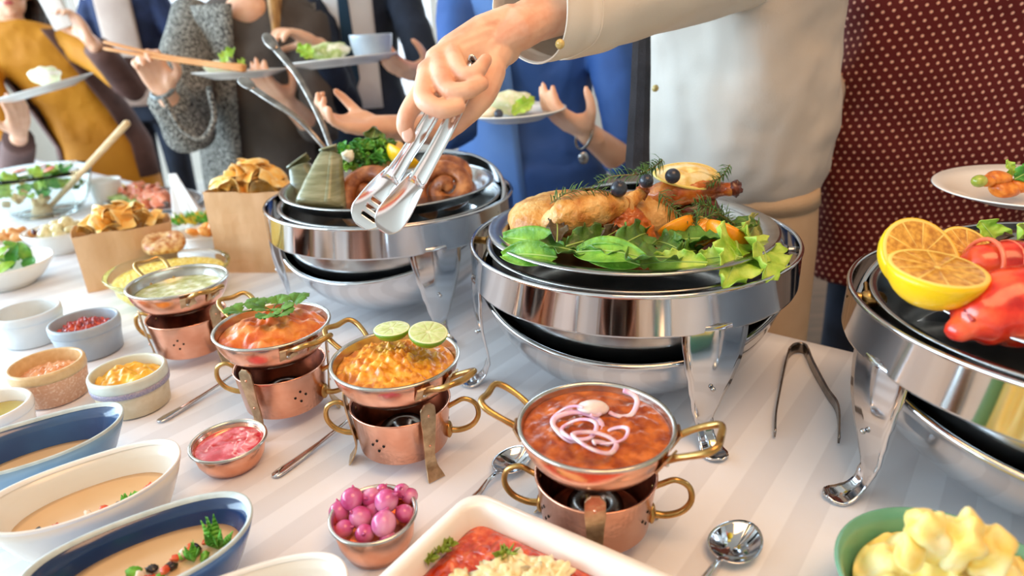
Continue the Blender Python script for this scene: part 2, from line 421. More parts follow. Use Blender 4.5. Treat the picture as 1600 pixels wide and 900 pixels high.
def pan():
    t = thing('karahi_pan', 'x', 'pan', (0, 0, 0), 0, 'small copper pans with brass handles')
    R = .0745; D = .044
    out = []; inn = []
    for k in range(15):
        a = k/14*PI/2; r = .030+(R-.030)*math.cos(a)**.85 if k < 14 else .030; z = -D*math.sin(a)**1.15
        out.append((r, z)); inn.append((r-.0024, z+.0022))
    MB().lathe([(R-.0005, .0)]+out[1:]+[(.0005, -D)]+[(.0005, -D+.0012)]+[(r+.0012, z+.0011) for r, z in inn[::-1]][:-1]+[(R-.0012, .0)], 80).build('bowl', copper, t)
    MB().lathe([(.0005, -D+.0022)]+inn[::-1][:-1]+[(R-.0026, .0006), (R-.001, .0026), (R+.0016, .0024), (R+.0022, .0008), (R+.0012, -.0012), (R-.0008, -.0016),
               (R-.0014, -.0005)]+[(r+.0007, z-.0007) for r, z in inn[1:]]+[(.0005, -D+.0015)], 80).build('tin_lining', tin, t)
    for s in (-1, 1):
        m = MB(); x = s*R
        pts = [(s*.0640, -.019, -.018), (s*.0765, -.0195, -.008), (s*.090, -.0225, .000), (s*.106, -.023, .008), (s*.1145, -.0165, .0125), (s*.1150, 0, .0105),
               (s*.1145, .0165, .0125), (s*.106, .023, .008), (s*.090, .0225, .000), (s*.0765, .0195, -.008), (s*.0640, .019, -.018)]
        m.tube(pts, [.0030, .0036, .0032, .0036, .0033, .0037, .0033, .0036, .0032, .0036, .0030], 12, smooth=4)
        h = m.build('handle', brass, t)
        for q in (-1, 1):
            er = V((s*math.cos(q*.27), math.sin(q*.27), 0)); et = V((-er.y, er.x, 0))
            c = er*.0735+V((0, 0, -.014)); nrm = (er*.86-V((0, 0, .5))).normalized(); dn = nrm.cross(et).normalized()
            if dn.z > 0: dn = -dn
            Mx = Matrix((et, dn, nrm)).transposed()
            pl = [(-.010, -.012), (.010, -.012), (.013, .002), (.006, .005), (.002, .009), (-.003, .006), (-.010, .008)]
            vs = [c+Mx @ V((a_, b_, -.001)) for a_, b_ in pl]+[c+Mx @ V((a_, b_, .0012)) for a_, b_ in pl]; n_ = len(pl)
            MB().add(vs, [list(range(n_))[::-1], [n_+i for i in range(n_)]]+[[i, (i+1) % n_, n_+(i+1) % n_, n_+i] for i in range(n_)]).build('mounting_plate', brass_d, h, smooth=False)
            MB().ell(c+nrm*.0018, .0024, 10, 6).build('rivet', tin, h)
    return t
HP = .137
HANDLES = (0, -12, -5, -8)      # bearing of the ring handles of each stand
SETS = [  # centre, burner rotation, pan handle axis, name
    (V((-.1420, .6909, 0)), -2, -42, 'lentil dal topped with lime halves'),
    (V((.0754, .5369, 0)), -48, -24, 'brown bean curry topped with onion rings'),
    (V((-.3231, .8008, 0)), 60, -44, 'orange paneer curry topped with coriander'),
    (V((-.5347, .9870, 0)), 27, -42, 'pale green soup')]
b0 = burner(); p0 = pan()
for k, (c, rb, rpn, nm) in enumerate(SETS):
    lb = ['copper burner stand with brass legs under the lentil dal pan', 'copper burner stand under the brown curry pan, nearest the viewer',
          'copper burner stand under the orange curry pan with coriander', 'copper burner stand under the pale green soup, furthest left'][k]
    lp = ['small copper pan with brass handles filled with yellow lentil dal', 'small copper pan with brass handles filled with brown curry and onion rings',
          'small copper pan with brass handles filled with orange curry and coriander', 'small copper pan with brass handles filled with pale green soup'][k]
    bl = (c.x, c.y, T+.001); pl = (c.x, c.y, T+HP)
    if k == 0:
        b0.location = bl; b0.rotation_euler = (0, 0, math.radians(rb)); b0['label'] = lb
        p0.location = pl; p0.rotation_euler = (0, 0, math.radians(rpn)); p0['label'] = lp
    else:
        q = dup(b0, bl, math.radians(rb), lb); dup(p0, pl, math.radians(rpn), lp)
        for ch in q.children:
            if ch.name.startswith('ring_handle'): ch.rotation_euler = (0, 0, math.radians(HANDLES[k]-rb))

# small copper cups
def cup(loc, r, h, label):
    t = thing('dipping_cup', label, 'cup', loc, 0, 'small copper cups of dip and pickle')
    rb = r*.72
    MB().lathe([(.0005, 0), (rb-.004, 0), (rb+.001, .003), (rb+.007, h*.4), (r-.002, h-.003), (r-.003, h-.002), (r-.004, h-.003), (rb+.004, h*.4), (rb-.002, .004), (.0005, .003)], 56).build('cup_body', copper, t)
    MB().lathe([(r-.0052, h*.5), (r-.0038, h-.002), (r-.003, h), (r-.0005, h+.0015), (r+.0012, h+.0005), (r+.0012, h-.0015), (r-.001, h-.003), (r-.0035, h-.003), (r-.0055, h*.5)], 56).build('tin_rim', tin, t)
    return t
cup((-.3588, .6858, T+.001), .0450, .035, 'small copper cup filled with pink berry sauce')
cup((-.1503, .531, T+.001), .0435, .045, 'small copper cup filled with pickled pearl onions')

# ---------------------------------------------------------------- ramekins
def ramekin(loc, r, h, label, m_out, m_rim, m_in, bands=None):
    t = thing('ramekin', label, 'ramekin', loc, 0, 'stoneware ramekins of dips')
    rb = r*.88; w_ = .0055
    out = [(.0005, 0), (rb-.005, 0), (rb, .003), (rb+(r-rb)*.5, h*.5)]
    MB().lathe(out+[(r-.0005, h*.74), (r-.0015, h*.76), (r-w_*.6, h*.76), (rb-w_*.4, .006), (.0005, .0045)], 64).build('body', m_out, t)
    if bands:
        MB().lathe([(r-.0014, h*.60), (r-.0002, h*.61), (r+.0005, h*.70), (r+.0004, h*.75), (r-.0014, h*.75)], 64).build('glaze_band', bands, t)
    MB().lathe([(r-w_*.7, h*.72), (r-.0002, h*.74), (r+.0004, h*.80), (r+.0002, h-.003), (r-.0014, h), (r-w_+.001, h+.0002), (r-w_, h-.002), (r-w_-.001, h*.4),
                (rb-w_-.004, .010), (.0005, .0085), (.0005, .0075), (rb-w_-.003, .008), (r-w_*.9, h*.4), (r-w_*.7, h*.72)], 64).build('rim', m_rim, t)
    return t
cream = mat('cream_stoneware', 'E6D9BC', 'D9C9A6', 60, rough=.6, bump=.1)
paleglaze = mat('pale_green_glaze', 'DADFD2', 'CDD3C6', 40, rough=.3, coat=.3)
purple = mat('purple_speckled_glaze', '8C88A8', 'B9AFB8', 500, rough=.5, bump=.2, bscale=400)
tanm = mat('sand_speckled_stoneware', 'D8A888', 'F0D6BC', 260, rough=.55, ramp=(.5, .72), bump=.1)
tanr = mat('sand_glaze', 'E0BE8C', 'D6B07C', 120, rough=.35, coat=.2)
greyb = mat('blue_grey_glaze', 'A9B4BE', '9CA8B4', 30, rough=.35, coat=.3, bump=.05)
whiteg = mat('grey_white_glaze', 'DDE2E4', 'D0D7DA', 20, rough=.35, coat=.3)
RM = [((-.5582, .8382), .0515, .060, 'two-tone ramekin with purple band filled with yellow mustard dip', cream, paleglaze, purple),
      ((-.7001, .8760), .0505, .058, 'speckled tan ramekin filled with chunky peach dip', tanm, tanr, None),
      ((-.7313, 1.0255), .0540, .060, 'blue-grey ramekin filled with chopped red salsa', greyb, greyb, None),
      ((-.8680, 1.0830), .0530, .060, 'pale grey-white ramekin holding a little oil, at the left edge', whiteg, whiteg, None),
      ((-.7112, .7690), .0500, .050, 'white ramekin of green olive oil beside the blue bowl', white_c, white_c, None)]
for c, r, h, l, mo, mr_, bd in RM: ramekin((c[0], c[1], T+.001), r, h, l, mo, mr_, None, bd)

# ---------------------------------------------------------------- oval bowls (boats)
def SE(c): return math.copysign(abs(c)**.88, c)
def oval_bowl(loc, a, b_, h, ang, label, m_in, m_out, m_lip, lean=.006):
    t = thing('oval_bowl', label, 'bowl', loc, ang, 'deep oval soup bowls in the front left corner')
    n = 64
    def R(f, z, inset=0):
        return [V(((a*f-inset)*SE(math.cos(2*PI*j/n)), (b_*f-inset)*SE(math.sin(2*PI*j/n)), z+lean*(math.cos(2*PI*j/n)**2)*(z/h)**3)) for j in range(n)]
    ws = .004
    out = [R(.02, 0), R(.55, 0), R(.62, .003), R(.72, h*.2), R(.84, h*.5), R(.94, h*.78), R(.992, h*.95)]
    inn = [R(.985, h*.95, ws), R(.93, h*.78, ws), R(.83, h*.5, ws), R(.70, h*.2, ws), R(.58, .0075, ws), R(.02, .006)]
    MB().rings(out+[R(.985, h*.95, ws*.5)]).build('outer_shell', m_out, t)
    MB().rings([R(.985, h*.95, ws*.5)]+inn).build('inner_glaze', m_in, t)
    MB().rings([R(.985, h*.95, ws*1.1), R(1.0, h*.985, ws), R(1.004, h, ws*.6), R(1.004, h, ws*.2), R(1.0, h*.985, 0), R(.992, h*.95, 0)]).build('lip', m_lip, t)
    return t
navy_in = mat('navy_glaze', '1D3460', '24406E', 12, rough=.2, coat=.5)
navy_out = mat('blue_glaze', '3F66A6', '5A83BC', 14, rough=.25, coat=.5)
blue_in = mat('slate_blue_glaze', '3C4F78', '466A94', 10, rough=.2, coat=.5)
blue_out = mat('sky_blue_glaze', '86A9C8', '6E97BC', 14, rough=.25, coat=.5)
wh_in = mat('ivory_glaze', 'E9E6DC', 'E0DDD2', 6, rough=.25, coat=.4)
lip_m = mat('pale_lip_glaze', 'C9D3D0', 'B6C2C0', 60, rough=.3)
OB = [((-.452, .562), .092, .057, .072, math.radians(34), 'white oval bowl of beige soup between the blue bowls', wh_in, wh_in, white_c),
      ((-.345, .468), .096, .057, .070, math.radians(31), 'navy blue oval bowl of beige soup with diced tomato, in front', navy_in, navy_out, lip_m),
      ((-.570, .652), .098, .056, .070, math.radians(33), 'slate blue oval bowl of plain beige soup, furthest from the viewer', blue_in, blue_out, lip_m),
      ((-.235, .405), .088, .050, .058, math.radians(24), 'off-white oval bowl cut off by the bottom of the frame', wh_in, wh_in, white_c)]
for c, a, b_, h, an, l, mi, mo, ml in OB: oval_bowl((c[0], c[1], T+.001), a, b_, h, an, l, mi, mo, ml)

# ---------------------------------------------------------------- baking dish
def roundrect(hx, hy, r, n=6):
    o = []
    for cx, cy, a0 in ((hx-r, hy-r, 0), (-hx+r, hy-r, 90), (-hx+r, -hy+r, 180), (hx-r, -hy+r, 270)):
        for k in range(n+1):
            a = math.radians(a0+90*k/n); o.append((cx+r*math.cos(a), cy+r*math.sin(a)))
    return o
DC = V((-.045, .543, 0)); d1 = V((-.62, -.785, 0)).normalized(); d2 = V((.818, -.575, 0)).normalized()   # edges leaving the far corner
DL, DW = .225, .30
dang = math.atan2(d2.y, d2.x); dcen = DC+d1*DL/2+d2*DW/2-(d1+d2)*-.003
t = thing('baking_dish', 'white rectangular ceramic baking dish of tomato stew, in front', 'baking dish', (dcen.x, dcen.y, T+.001), dang)
Rr = []
for hx, hy, r, z in ((.01, .01, .005, 0), (DW/2-.03, DL/2-.03, .02, 0), (DW/2-.022, DL/2-.022, .022, .004), (DW/2-.012, DL/2-.012, .024, .04), (DW/2-.008, DL/2-.008, .024, .053), (DW/2, DL/2, .024, .056),
                  (DW/2+.001, DL/2+.001, .024, .059), (DW/2-.001, DL/2-.001, .024, .061), (DW/2-.011, DL/2-.011, .020, .061), (DW/2-.0135, DL/2-.0135, .019, .058),
                  (DW/2-.018, DL/2-.018, .018, .03), (DW/2-.028, DL/2-.028, .016, .009), (.01, .01, .005, .0075)):
    Rr.append([V((x, y, z)) for x, y in roundrect(hx, hy, r)])
MB().rings(Rr).build('dish_body', mat('warm_white_glaze', 'F4EEE4', 'EFE8DC', 6, rough=.25, coat=.4), t)

# ---------------------------------------------------------------- other vessels
def bowl(name, loc, r, h, label, m, group=None, foot=.5, th=.004, cat='bowl', rot=None, curve=.75):
    prof = [(.0005, .002), (r*foot*.9, .002), (r*foot, 0), (r*foot+.003, .001), (r*foot+.004, .006)]
    for k in range(1, 9):
        q = k/8; prof.append((r*foot+(r-r*foot)*q**curve, .006+(h-.006)*q**1.35))
    inn = [(max(a-th, .0005), b_+th*.5) for a, b_ in prof[5:]][::-1]
    full = prof+[(r-.001, h+.0015), (r-th*.7, h+.0018)]+inn[1:]+[(r*foot*.6, .0075), (.0005, .007)]
    t = thing(name, label, cat, loc, 0, group, rot=rot)
    MB().lathe(full, 64).build('bowl_body', m, t)
    return t
green_g = mat('jade_glaze', '6FA889', '5E9A7B', 12, rough=.25, coat=.4)
bowl('serving_bowl', (.345, .392, T+.001), .0885, .068, 'jade green bowl heaped with mashed potato, bottom right corner', green_g)
RB = P(258, 437, .07); RB = V((-.6957, 1.2611, T+.001))
bowl('serving_bowl', RB, .118, .066, 'clear glass bowl of yellow rice behind the green soup', glass, foot=.45)
bowl('salad_bowl', (-1.45, 2.03, T+.001), .150, .135, 'large clear glass salad bowl at the far left', glass, foot=.5, curve=.55)
bowl('serving_bowl', (-1.147, 1.622, T+.001), .083, .058, 'white bowl of olives and artichokes beside the paper bag', white_c, 'small white bowls at the far left')
o = P(15, 372, .045); bowl('serving_bowl', (o.x, o.y, T+.001), .075, .045, 'small white bowl of orange nuggets at the left edge', white_c, 'small white bowls at the far left')
bowl('serving_bowl', (-1.124, 1.38, T+.001), .100, .055, 'wide white bowl of green salad leaves at the left edge', white_c, 'small white bowls at the far left')
o = P(318, 366, .05); bowl('serving_bowl', (o.x, o.y+.03, T+.001), .072, .048, 'white bowl of orange fritters tucked behind the big paper bag', white_c, 'small white bowls at the far left')
o = P(172, 283, .07); cupp = bowl('sauce_pot', (o.x-.02, o.y-.0, T+.001), .050, .075, 'white pot standing beside the glass salad bowl', white_c, foot=.8, cat='pot')

# oval steel platter with salmon
pc = P(240, 312, .01); pa = math.radians(-38)
t = thing('oval_platter', 'oval steel platter of salmon and cucumber near the far edge', 'platter', (pc.x, pc.y, T+.001), pa)
n = 64
def OR(a, b_, z): return [V((a*math.cos(2*PI*j/n), b_*math.sin(2*PI*j/n), z)) for j in range(n)]
PA, PB = .225, .125
MB().rings([OR(.002, .001, 0), OR(PA*.75, PB*.72, 0), OR(PA*.8, PB*.78, .008), OR(PA, PB, .013), OR(PA+.002, PB+.002, .015), OR(PA*.99, PB*.98, .016), OR(PA*.8, PB*.77, .0105), OR(PA*.74, PB*.7, .003), OR(.002, .001, .003)]).build('platter_body', steel_b, t)
SALM_C, SALM_A = pc, pa

# paper bags
kraft = mat('kraft_paper', 'DDB48A', 'D0A478', 30, rough=.8, bump=.3, bscale=40, stretch=(1, 1, .3))
def paper_bag(loc, ang, w_, d_, h, label, flare=.01, seed=1):
    t = thing('paper_bag', label, 'paper bag', loc, ang, 'brown paper bags of chips')
    ns = 10; pr = []
    def ring(z, inset):
        o = []; f = flare*z/h
        per = [(-w_/2, -d_/2), (w_/2, -d_/2), (w_/2, d_/2), (-w_/2, d_/2)]
        for k in range(4):
            a, b_ = per[k], per[(k+1) % 4]
            for i in range(ns):
                q = i/ns; x = a[0]+(b_[0]-a[0])*q; y = a[1]+(b_[1]-a[1])*q
                bow = math.sin(PI*q)*f*1.1
                if k == 0: y -= bow
                if k == 1: x += -bow*.6*(1 if z < h*.8 else -.6)
                if k == 2: y += bow
                if k == 3: x -= -bow*.6*(1 if z < h*.8 else -.6)
                c = 1-inset/(w_/2); zz = z+(nz((x, y, z), 18, seed)*.005 if z > h*.9 else 0)
                o.append(V((x*c+nz((x, y, z), 22, seed)*.003, y*(1-inset/(d_/2))+nz((x, y, z), 22, seed+9)*.003, zz)))
        return o
    m = MB(); m.rings([ring(h*k/8, 0) for k in range(9)]+[ring(h, .0012)]+[ring(h*k/8, .0012) for k in range(7, 0, -1)]+[ring(.002, .0012)], True, True, True)
    m.build('bag_body', kraft, t, smooth=False)
    # bottom fold
    MB().box((-w_*.3, -d_/2-.0015, .01), (w_*.3, -d_/2-.0004, .028)).build('bottom_flap', kraft, t, smooth=False)
    return t
B1 = V((-.845, 1.392, T+.001)); paper_bag(B1, math.radians(28), .185, .09, .125, 'shorter brown paper bag of chips behind the glass rice bowl', .012, 3)
B2 = V((-.563, 1.440, T+.001)); paper_bag(B2, math.radians(-6), .185, .10, .185, 'taller brown paper bag of chips beside the rear chafing dish', .008, 5)

# ---------------------------------------------------------------- cutlery
def spoon(loc, ang, label, L_=.17, bw=.020, bl=.030, roll=0):
    t = thing('serving_spoon', label, 'spoon', loc, ang, 'steel spoons lying on the cloth')
    m = MB()
    def f(u, v):
        a = v*2*PI; r = u
        k = 1+.18*math.cos(a)
        x = bl*r*math.cos(a)*1.0; y = bw*r*math.sin(a)*(1-.12*math.cos(a)); return V((x, y, .0105*r**2+.0015))
    m.grid(f, 10, 36); m.build('bowl', steel, t, solid=.0012)
    m = MB(); R = []
    for x, hw_, z in ((-bl+.002, .003, .0112), (-bl-.006, .0032, .0135), (-bl-min(.02, (L_-bl)*.3), .0032, .0125), (-bl-(L_-bl)*.5, .0042, .0075), (-bl-(L_-bl)*.78, .0068, .0045), (-L_+.004, .0082, .0035), (-L_-.004, .007, .0032), (-L_-.007, .003, .0032)):
        R.append([V((x, -hw_, z)), V((x, -hw_*.5, z+.0012)), V((x, hw_*.5, z+.0012)), V((x, hw_, z)), V((x, hw_*.5, z-.001)), V((x, -hw_*.5, z-.001))])
    m.rings(R, True, True, True).build('handle', steel, t)
    return t
a = P(1150, 850, .008); e = P(1095, 915, .008)
spoon((a.x, a.y, T+.001), math.atan2(a.y-e.y, a.x-e.x), 'steel spoon with bowl up, right of the baking dish', bw=.0245, bl=.033)
a = P(802, 722, .008); e = P(764, 764, .008)
spoon((a.x, a.y, T+.001), math.atan2(a.y-e.y, a.x-e.x)-.1, 'steel spoon left of the brown curry pan', L_=.098, bw=.021, bl=.030)
for (x0, y0), (x1, y1), l in (((247, 660), (352, 604), 'steel spoon handle lying behind the pink sauce cup'), ((427, 746), (545, 668), 'steel spoon handle lying in front of the lentil dal stand')):
    a = P(x0, y0, .003); b_ = P(x1, y1, .003); dr = (b_-a).normalized(); c = a+dr*.165
    spoon((c.x, c.y, T+.001), math.atan2(dr.y, dr.x), l, L_=.158, bw=.018, bl=.027)

# ---------------------------------------------------------------- tongs
def tongs_strip(m, pts, wd, th=.0011, side=None, up=None, trough=.0):
    pts, wd = spline(pts, 5, wd); R = []
    for i, p in enumerate(pts):
        t_ = (pts[min(i+1, len(pts)-1)]-pts[max(i-1, 0)]).normalized()
        s_ = V(side); s_ = (s_-t_*s_.dot(t_)).normalized(); n_ = t_.cross(s_)
        h = wd[i]; o = []
        for q in (-1, -.6, 0, .6, 1): o.append(p+s_*h*q+n_*(trough*h*q*q+th))
        for q in (1, .6, 0, -.6, -1): o.append(p+s_*h*q+n_*(trough*h*q*q-th))
        R.append(o)
    m.rings(R, True, True, True)
tg = thing('steel_tongs', 'small steel tongs lying on the cloth right of the middle chafing dish', 'tongs', (0, 0, 0))
A0 = P(1248, 552, .018)
tg.location = (A0.x, A0.y, T+.001)
def tl(px, py, h): return P(px, py, h)-V(tg.location)
m = MB()
m_l = [tl(1232, 552, .012), tl(1226, 575, .010), tl(1217, 620, .009), tl(1212, 650, .010), tl(1211, 678, .009)]
m_r = [tl(1262, 552, .012), tl(1270, 572, .010), tl(1292, 612, .009), tl(1309, 640, .010), tl(1311, 688, .009)]
for q in (m_l, m_r):
    o = MB(); tongs_strip(o, q, [.009, .0085, .007, .0075, .0045], side=(0, 0, 1)); o.build('arm', steel_d, tg)
o = MB(); tongs_strip(o, [m_l[0], tl(1239, 545, .012), tl(1248, 543, .012), tl(1257, 545, .012), m_r[0]], [.009]*5, side=(0, 0, 1)); o.build('spring_bend', steel_d, tg)
# ---------------------------------------------------------------- food
def food_disc(name, loc, r, label, m, amp=.004, sc=60, dome=.004, cat='food', seed=0, depth=.012, sx=1, sy=1, ang=0, ringn=26, seg=72, mods=None, kind=None, lumps=None, group=None):
    R = []
    for i in range(1, ringn+1):
        q = i/ringn; ring = []
        for j in range(seg):
            a = 2*PI*j/seg; x, y = r*q*sx*math.cos(a), r*q*sy*math.sin(a)
            n = nz((x, y, 0), sc, seed)+.5*nz((x, y, 0), sc*2.3, seed+3)
            if lumps: n = lumps(x, y, n)
            z = dome*(1-q*q)+amp*n*(1 if q < .93 else (1-q)/.07)
            ring.append(V((x, y, z)))
        R.append(ring)
    z0 = sum(p.z for p in R[0])/seg
    low = [[V((p.x*k, p.y*k, -depth*d)) for p in R[-1]] for k, d in ((.97, .5), (.85, .9), (.4, 1))]
    m_ = MB().rings([[V((p.x*.02, p.y*.02, z0)) for p in R[0]]]+R+low, True, True, True)
    o = m_.build(name, m, loc=loc, rot=(0, 0, ang)); tag(o, label, cat, group, kind); return o

# curries, soups and dips
dalm = mat('dal', 'C46E06', 'F6BC42', 90, rough=.4, coat=.25, sss=.05, bump=.5, bscale=170, c3='E89A22', detail=5)
orcm = mat('orange_curry', 'CC5410', 'F09A48', 42, rough=.4, coat=.2, sss=.05, bump=.6, bscale=150, c3='E07424', detail=6)
brcm = mat('brown_curry', '8A3406', 'D0702A', 55, rough=.32, coat=.25, bump=.6, bscale=160, c3='AC5014', detail=6)
grsm = mat('green_soup', '9C9C3E', 'E4E8CC', 48, rough=.2, coat=.4, bump=.35, bscale=200, c3='C4C886', detail=7)
def L3(k): c = SETS[k][0]; return V((c.x, c.y, T+HP))
def lump(x, y, n):
    c = noise.voronoi(V((x, y, 0))*120)[0]; return .9-1.9*min(c[0], .8)+n*.5
food_disc('lentil_dal', L3(0)+V((0, 0, -.010)), .0695, 'chunky yellow lentil dal filling the front middle copper pan', dalm, .0055, 70, .019, 'curry', 1, lumps=lump, ringn=40, seg=110)
food_disc('brown_curry', L3(1)+V((0, 0, -.006)), .0710, 'glossy dark brown bean curry filling the nearest copper pan', brcm, .0022, 60, .003, 'curry', 2, lumps=lump, ringn=36, seg=96)
food_disc('orange_curry', L3(2)+V((0, 0, -.010)), .0695, 'creamy orange curry filling the copper pan with coriander', orcm, .009, 42, .021, 'curry', 5, ringn=36, seg=96)
food_disc('green_soup', L3(3)+V((0, 0, -.014)), .0665, 'pale green foamy soup in the copper pan furthest left', grsm, .001, 80, .001, 'soup', 4)
def Rm_(k): c = RM[k][0]; return V((c[0], c[1], T+.001+RM[k][2]))
must = mat('mustard_dip', 'D8940E', 'F6C848', 60, rough=.4, coat=.2, sss=.05, c3='E8AC26')
food_disc('mustard_dip', Rm_(0)+V((0, 0, -.016)), .0455, 'swirled yellow mustard dip in the two-tone ramekin', must, .0075, 60, .015, 'dip', 8, ringn=30)
food_disc('peach_dip', Rm_(1)+V((0, 0, -.022)), .0440, 'chunky peach coloured dip in the speckled tan ramekin', mat('peach_dip', 'D98A52', 'F4C298', 90, rough=.35, coat=.3, bump=.6, bscale=200, c3='E8A878'), .005, 110, .010, 'dip', 9, lumps=lump, ringn=30)
food_disc('red_salsa', Rm_(2)+V((0, 0, -.019)), .0475, 'chopped red salsa in the blue-grey ramekin', mat('red_salsa', '7A1414', 'D24A26', 110, rough=.2, coat=.6, bump=.7, bscale=180, c3='B02820'), .008, 80, .014, 'dip', 10, lumps=lump, ringn=30)
oilm = mat('olive_oil', 'B8A438', 'A8932A', 20, rough=.05, coat=1)
food_disc('yellow_oil', Rm_(3)+V((0, 0, -.034)), .0435, 'shallow golden oil in the pale grey-white ramekin', mat('golden_oil', 'D2B75A', 'C4A440', 20, rough=.06, coat=1), 0, 20, 0, 'oil')
food_disc('olive_oil', Rm_(4)+V((0, 0, -.018)), .0430, 'green olive oil in the white ramekin at the left edge', oilm, 0, 20, 0, 'oil')
food_disc('berry_sauce', V((-.3588, .6858, T+.0295)), .0395, 'bright pink berry sauce in the small copper cup', mat('pink_sauce', 'C22C3C', 'E8808C', 55, rough=.12, coat=1, c3='D23C4C', bump=.2, bscale=90, detail=5, ramp=(.4, .6)), .0016, 55, .003, 'sauce', 12)
soupm = mat('beige_soup', 'DDB583', 'E4C092', 10, rough=.25, coat=.3)
for k, (q, zz) in enumerate(((.90, .042), (.91, .045), (.80, .034), (.75, .02))):
    c, a, b_, h, an = OB[k][:5]
    food_disc('beige_soup', V((c[0], c[1], T+zz)), 1, ['smooth beige soup in the white oval bowl', 'smooth beige soup in the navy oval bowl with diced tomato', 'plain beige soup in the slate blue oval bowl', 'beige soup in the off-white bowl cut off by the frame'][k], soupm, 0, 10, 0, 'soup', sx=a*q-.004, sy=b_*q-.004, ang=an, ringn=6, depth=.01, group='beige soups in the oval bowls')

# diced topping on the two soups
dic = [mat('diced_tomato', 'E2411C', 'F07A4A', 80, rough=.25, coat=.5), mat('black_olive', '2A201E', rough=.25, coat=.5), mat('green_herb', '5FA82E', '8CCB4A', 60, rough=.4), mat('diced_shallot', 'F0DDC4', 'E8C4A8', 60, rough=.4)]
def herb_sprig(name, loc, h, label, m, n=7, spread=.5, seed=0, cat='herb', group=None, lw=.004, up=(0, 0, 1)):
    r = random.Random(seed); t = MB(); up = V(up).normalized(); fm = frame(up)
    for k in range(n):
        a = r.random()*6.28; tip = fm @ V((math.cos(a)*spread*h*r.random(), math.sin(a)*spread*h*r.random(), h*(.6+.4*r.random())))
        mid = tip*.5+fm @ V((math.cos(a)*.05*h, math.sin(a)*.05*h, 0)); pts, rd = spline([V((0, 0, 0)), mid, tip], 4, [.0006, lw, .0005])
        sd = (tip.cross(V((r.random()-.5, r.random()-.5, .2)))).normalized()
        for i in range(len(pts)-1):
            a_, b_ = pts[i], pts[i+1]; s1, s2 = sd*rd[i]*.9, sd*rd[i+1]*.9; nn = (b_-a_).cross(sd).normalized()*rd[i]*.35
            t.add([a_-s1, a_+nn, a_+s1, b_+s2, b_+nn, b_-s2], [[0, 1, 4, 5], [1, 2, 3, 4]])
    o = t.build(name, m, loc=loc, solid=.0003); return tag(o, label, cat, group)
for k in (0, 1):
    c, a, b_, h, an = OB[k][:5]; r = random.Random(3+k); names = ['tomato_dice', 'olive_piece', 'herb_piece', 'shallot_dice']; lab = ['diced red tomato', 'piece of black olive', 'piece of green herb', 'diced pale shallot']
    bn = ['white', 'navy'][k]
    ax = V((math.cos(an), math.sin(an), 0)); ay = V((-math.sin(an), math.cos(an), 0))
    for i in range(9 if k == 0 else 26):
        q = -.95+1.75*i/(8 if k == 0 else 25); m_i = [0, 1, 0, 2, 3, 0, 1, 2][i % 8]
        x = a*.72*q; y = -b_*(.36 if k == 0 else .18)*math.sqrt(max(.05, 1-q*q*.8))+(r.random()-.5)*(.010 if k == 0 else .022)
        z = T+.0455+.003*k+r.random()*.003; s = .0035+.0022*r.random()
        mb = MB(); mb.ell((0, 0, 0), (s*1.3, s, s*.7), 10, 6, Matrix.Rotation(r.random()*3, 3, V((r.random(), r.random(), r.random()+.1))), nz=.7, nsc=150+40*i)
        p = V((c[0], c[1], z))+ax*x+ay*y
        tag(mb.build(names[m_i], dic[m_i], loc=p, ), lab[m_i]+' on the '+bn+' bowl soup', 'garnish', lab[m_i]+' on the soup in the '+bn+' bowl')
pm = mat('parsley', '3C6A14', '64942E', 60, rough=.5)
bright_herb = mat('bright_herb', '4FA028', '86CC4E', 60, rough=.45)
c = OB[0]; ax = V((math.cos(c[4]), math.sin(c[4]), 0)); ay = V((-math.sin(c[4]), math.cos(c[4]), 0)); c0 = V((c[0][0], c[0][1], T+.043))
herb_sprig('herb_sprig', c0+ax*.030-ay*.020, .020, 'upright green herb sprig in the white oval bowl', bright_herb, 6, .4, 1)
c = OB[1]; ax = V((math.cos(c[4]), math.sin(c[4]), 0)); ay = V((-math.sin(c[4]), math.cos(c[4]), 0)); c1 = V((c[0][0], c[0][1], T+.047))
herb_sprig('herb_sprig', c1+ax*.058-ay*.010, .034, 'tallest green herb sprig, at the right end of the navy oval bowl', bright_herb, 12, .6, 2)
herb_sprig('herb_sprig', c1+ax*.036-ay*.014, .024, 'smaller upright herb sprig in the navy oval bowl', bright_herb, 6, .4, 3)

# coriander leaves on the orange curry
def leaflet(mb, c, d, n, w_, L_, m=0):
    """lobed flat leaf from c along d with normal n"""
    d = V(d).normalized(); n = V(n); n = (n-d*n.dot(d)).normalized(); s = d.cross(n)
    pr = [(0, .06), (.18, .42), (.30, .62), (.34, .40), (.50, .85), (.60, 1.0), (.64, .62), (.78, .72), (.86, .5), (.90, .26), (1, 0)]
    vs = [V(c)]; k = len(pr)
    L1 = [V(c)+d*L_*u+s*w_*v+n*(.12*L_*math.sin(u*3)-.1*w_*v) for u, v in pr]; L2 = [V(c)+d*L_*u+n*.14*L_*math.sin(u*3) for u, v in pr]; L3_ = [V(c)+d*L_*u-s*w_*v+n*(.12*L_*math.sin(u*3)-.1*w_*v) for u, v in pr]
    vs = L1+L2+L3_; fs = []
    for i in range(k-1): fs += [[i, i+1, k+i+1, k+i], [k+i, k+i+1, 2*k+i+1, 2*k+i]]
    mb.add(vs, fs, m)
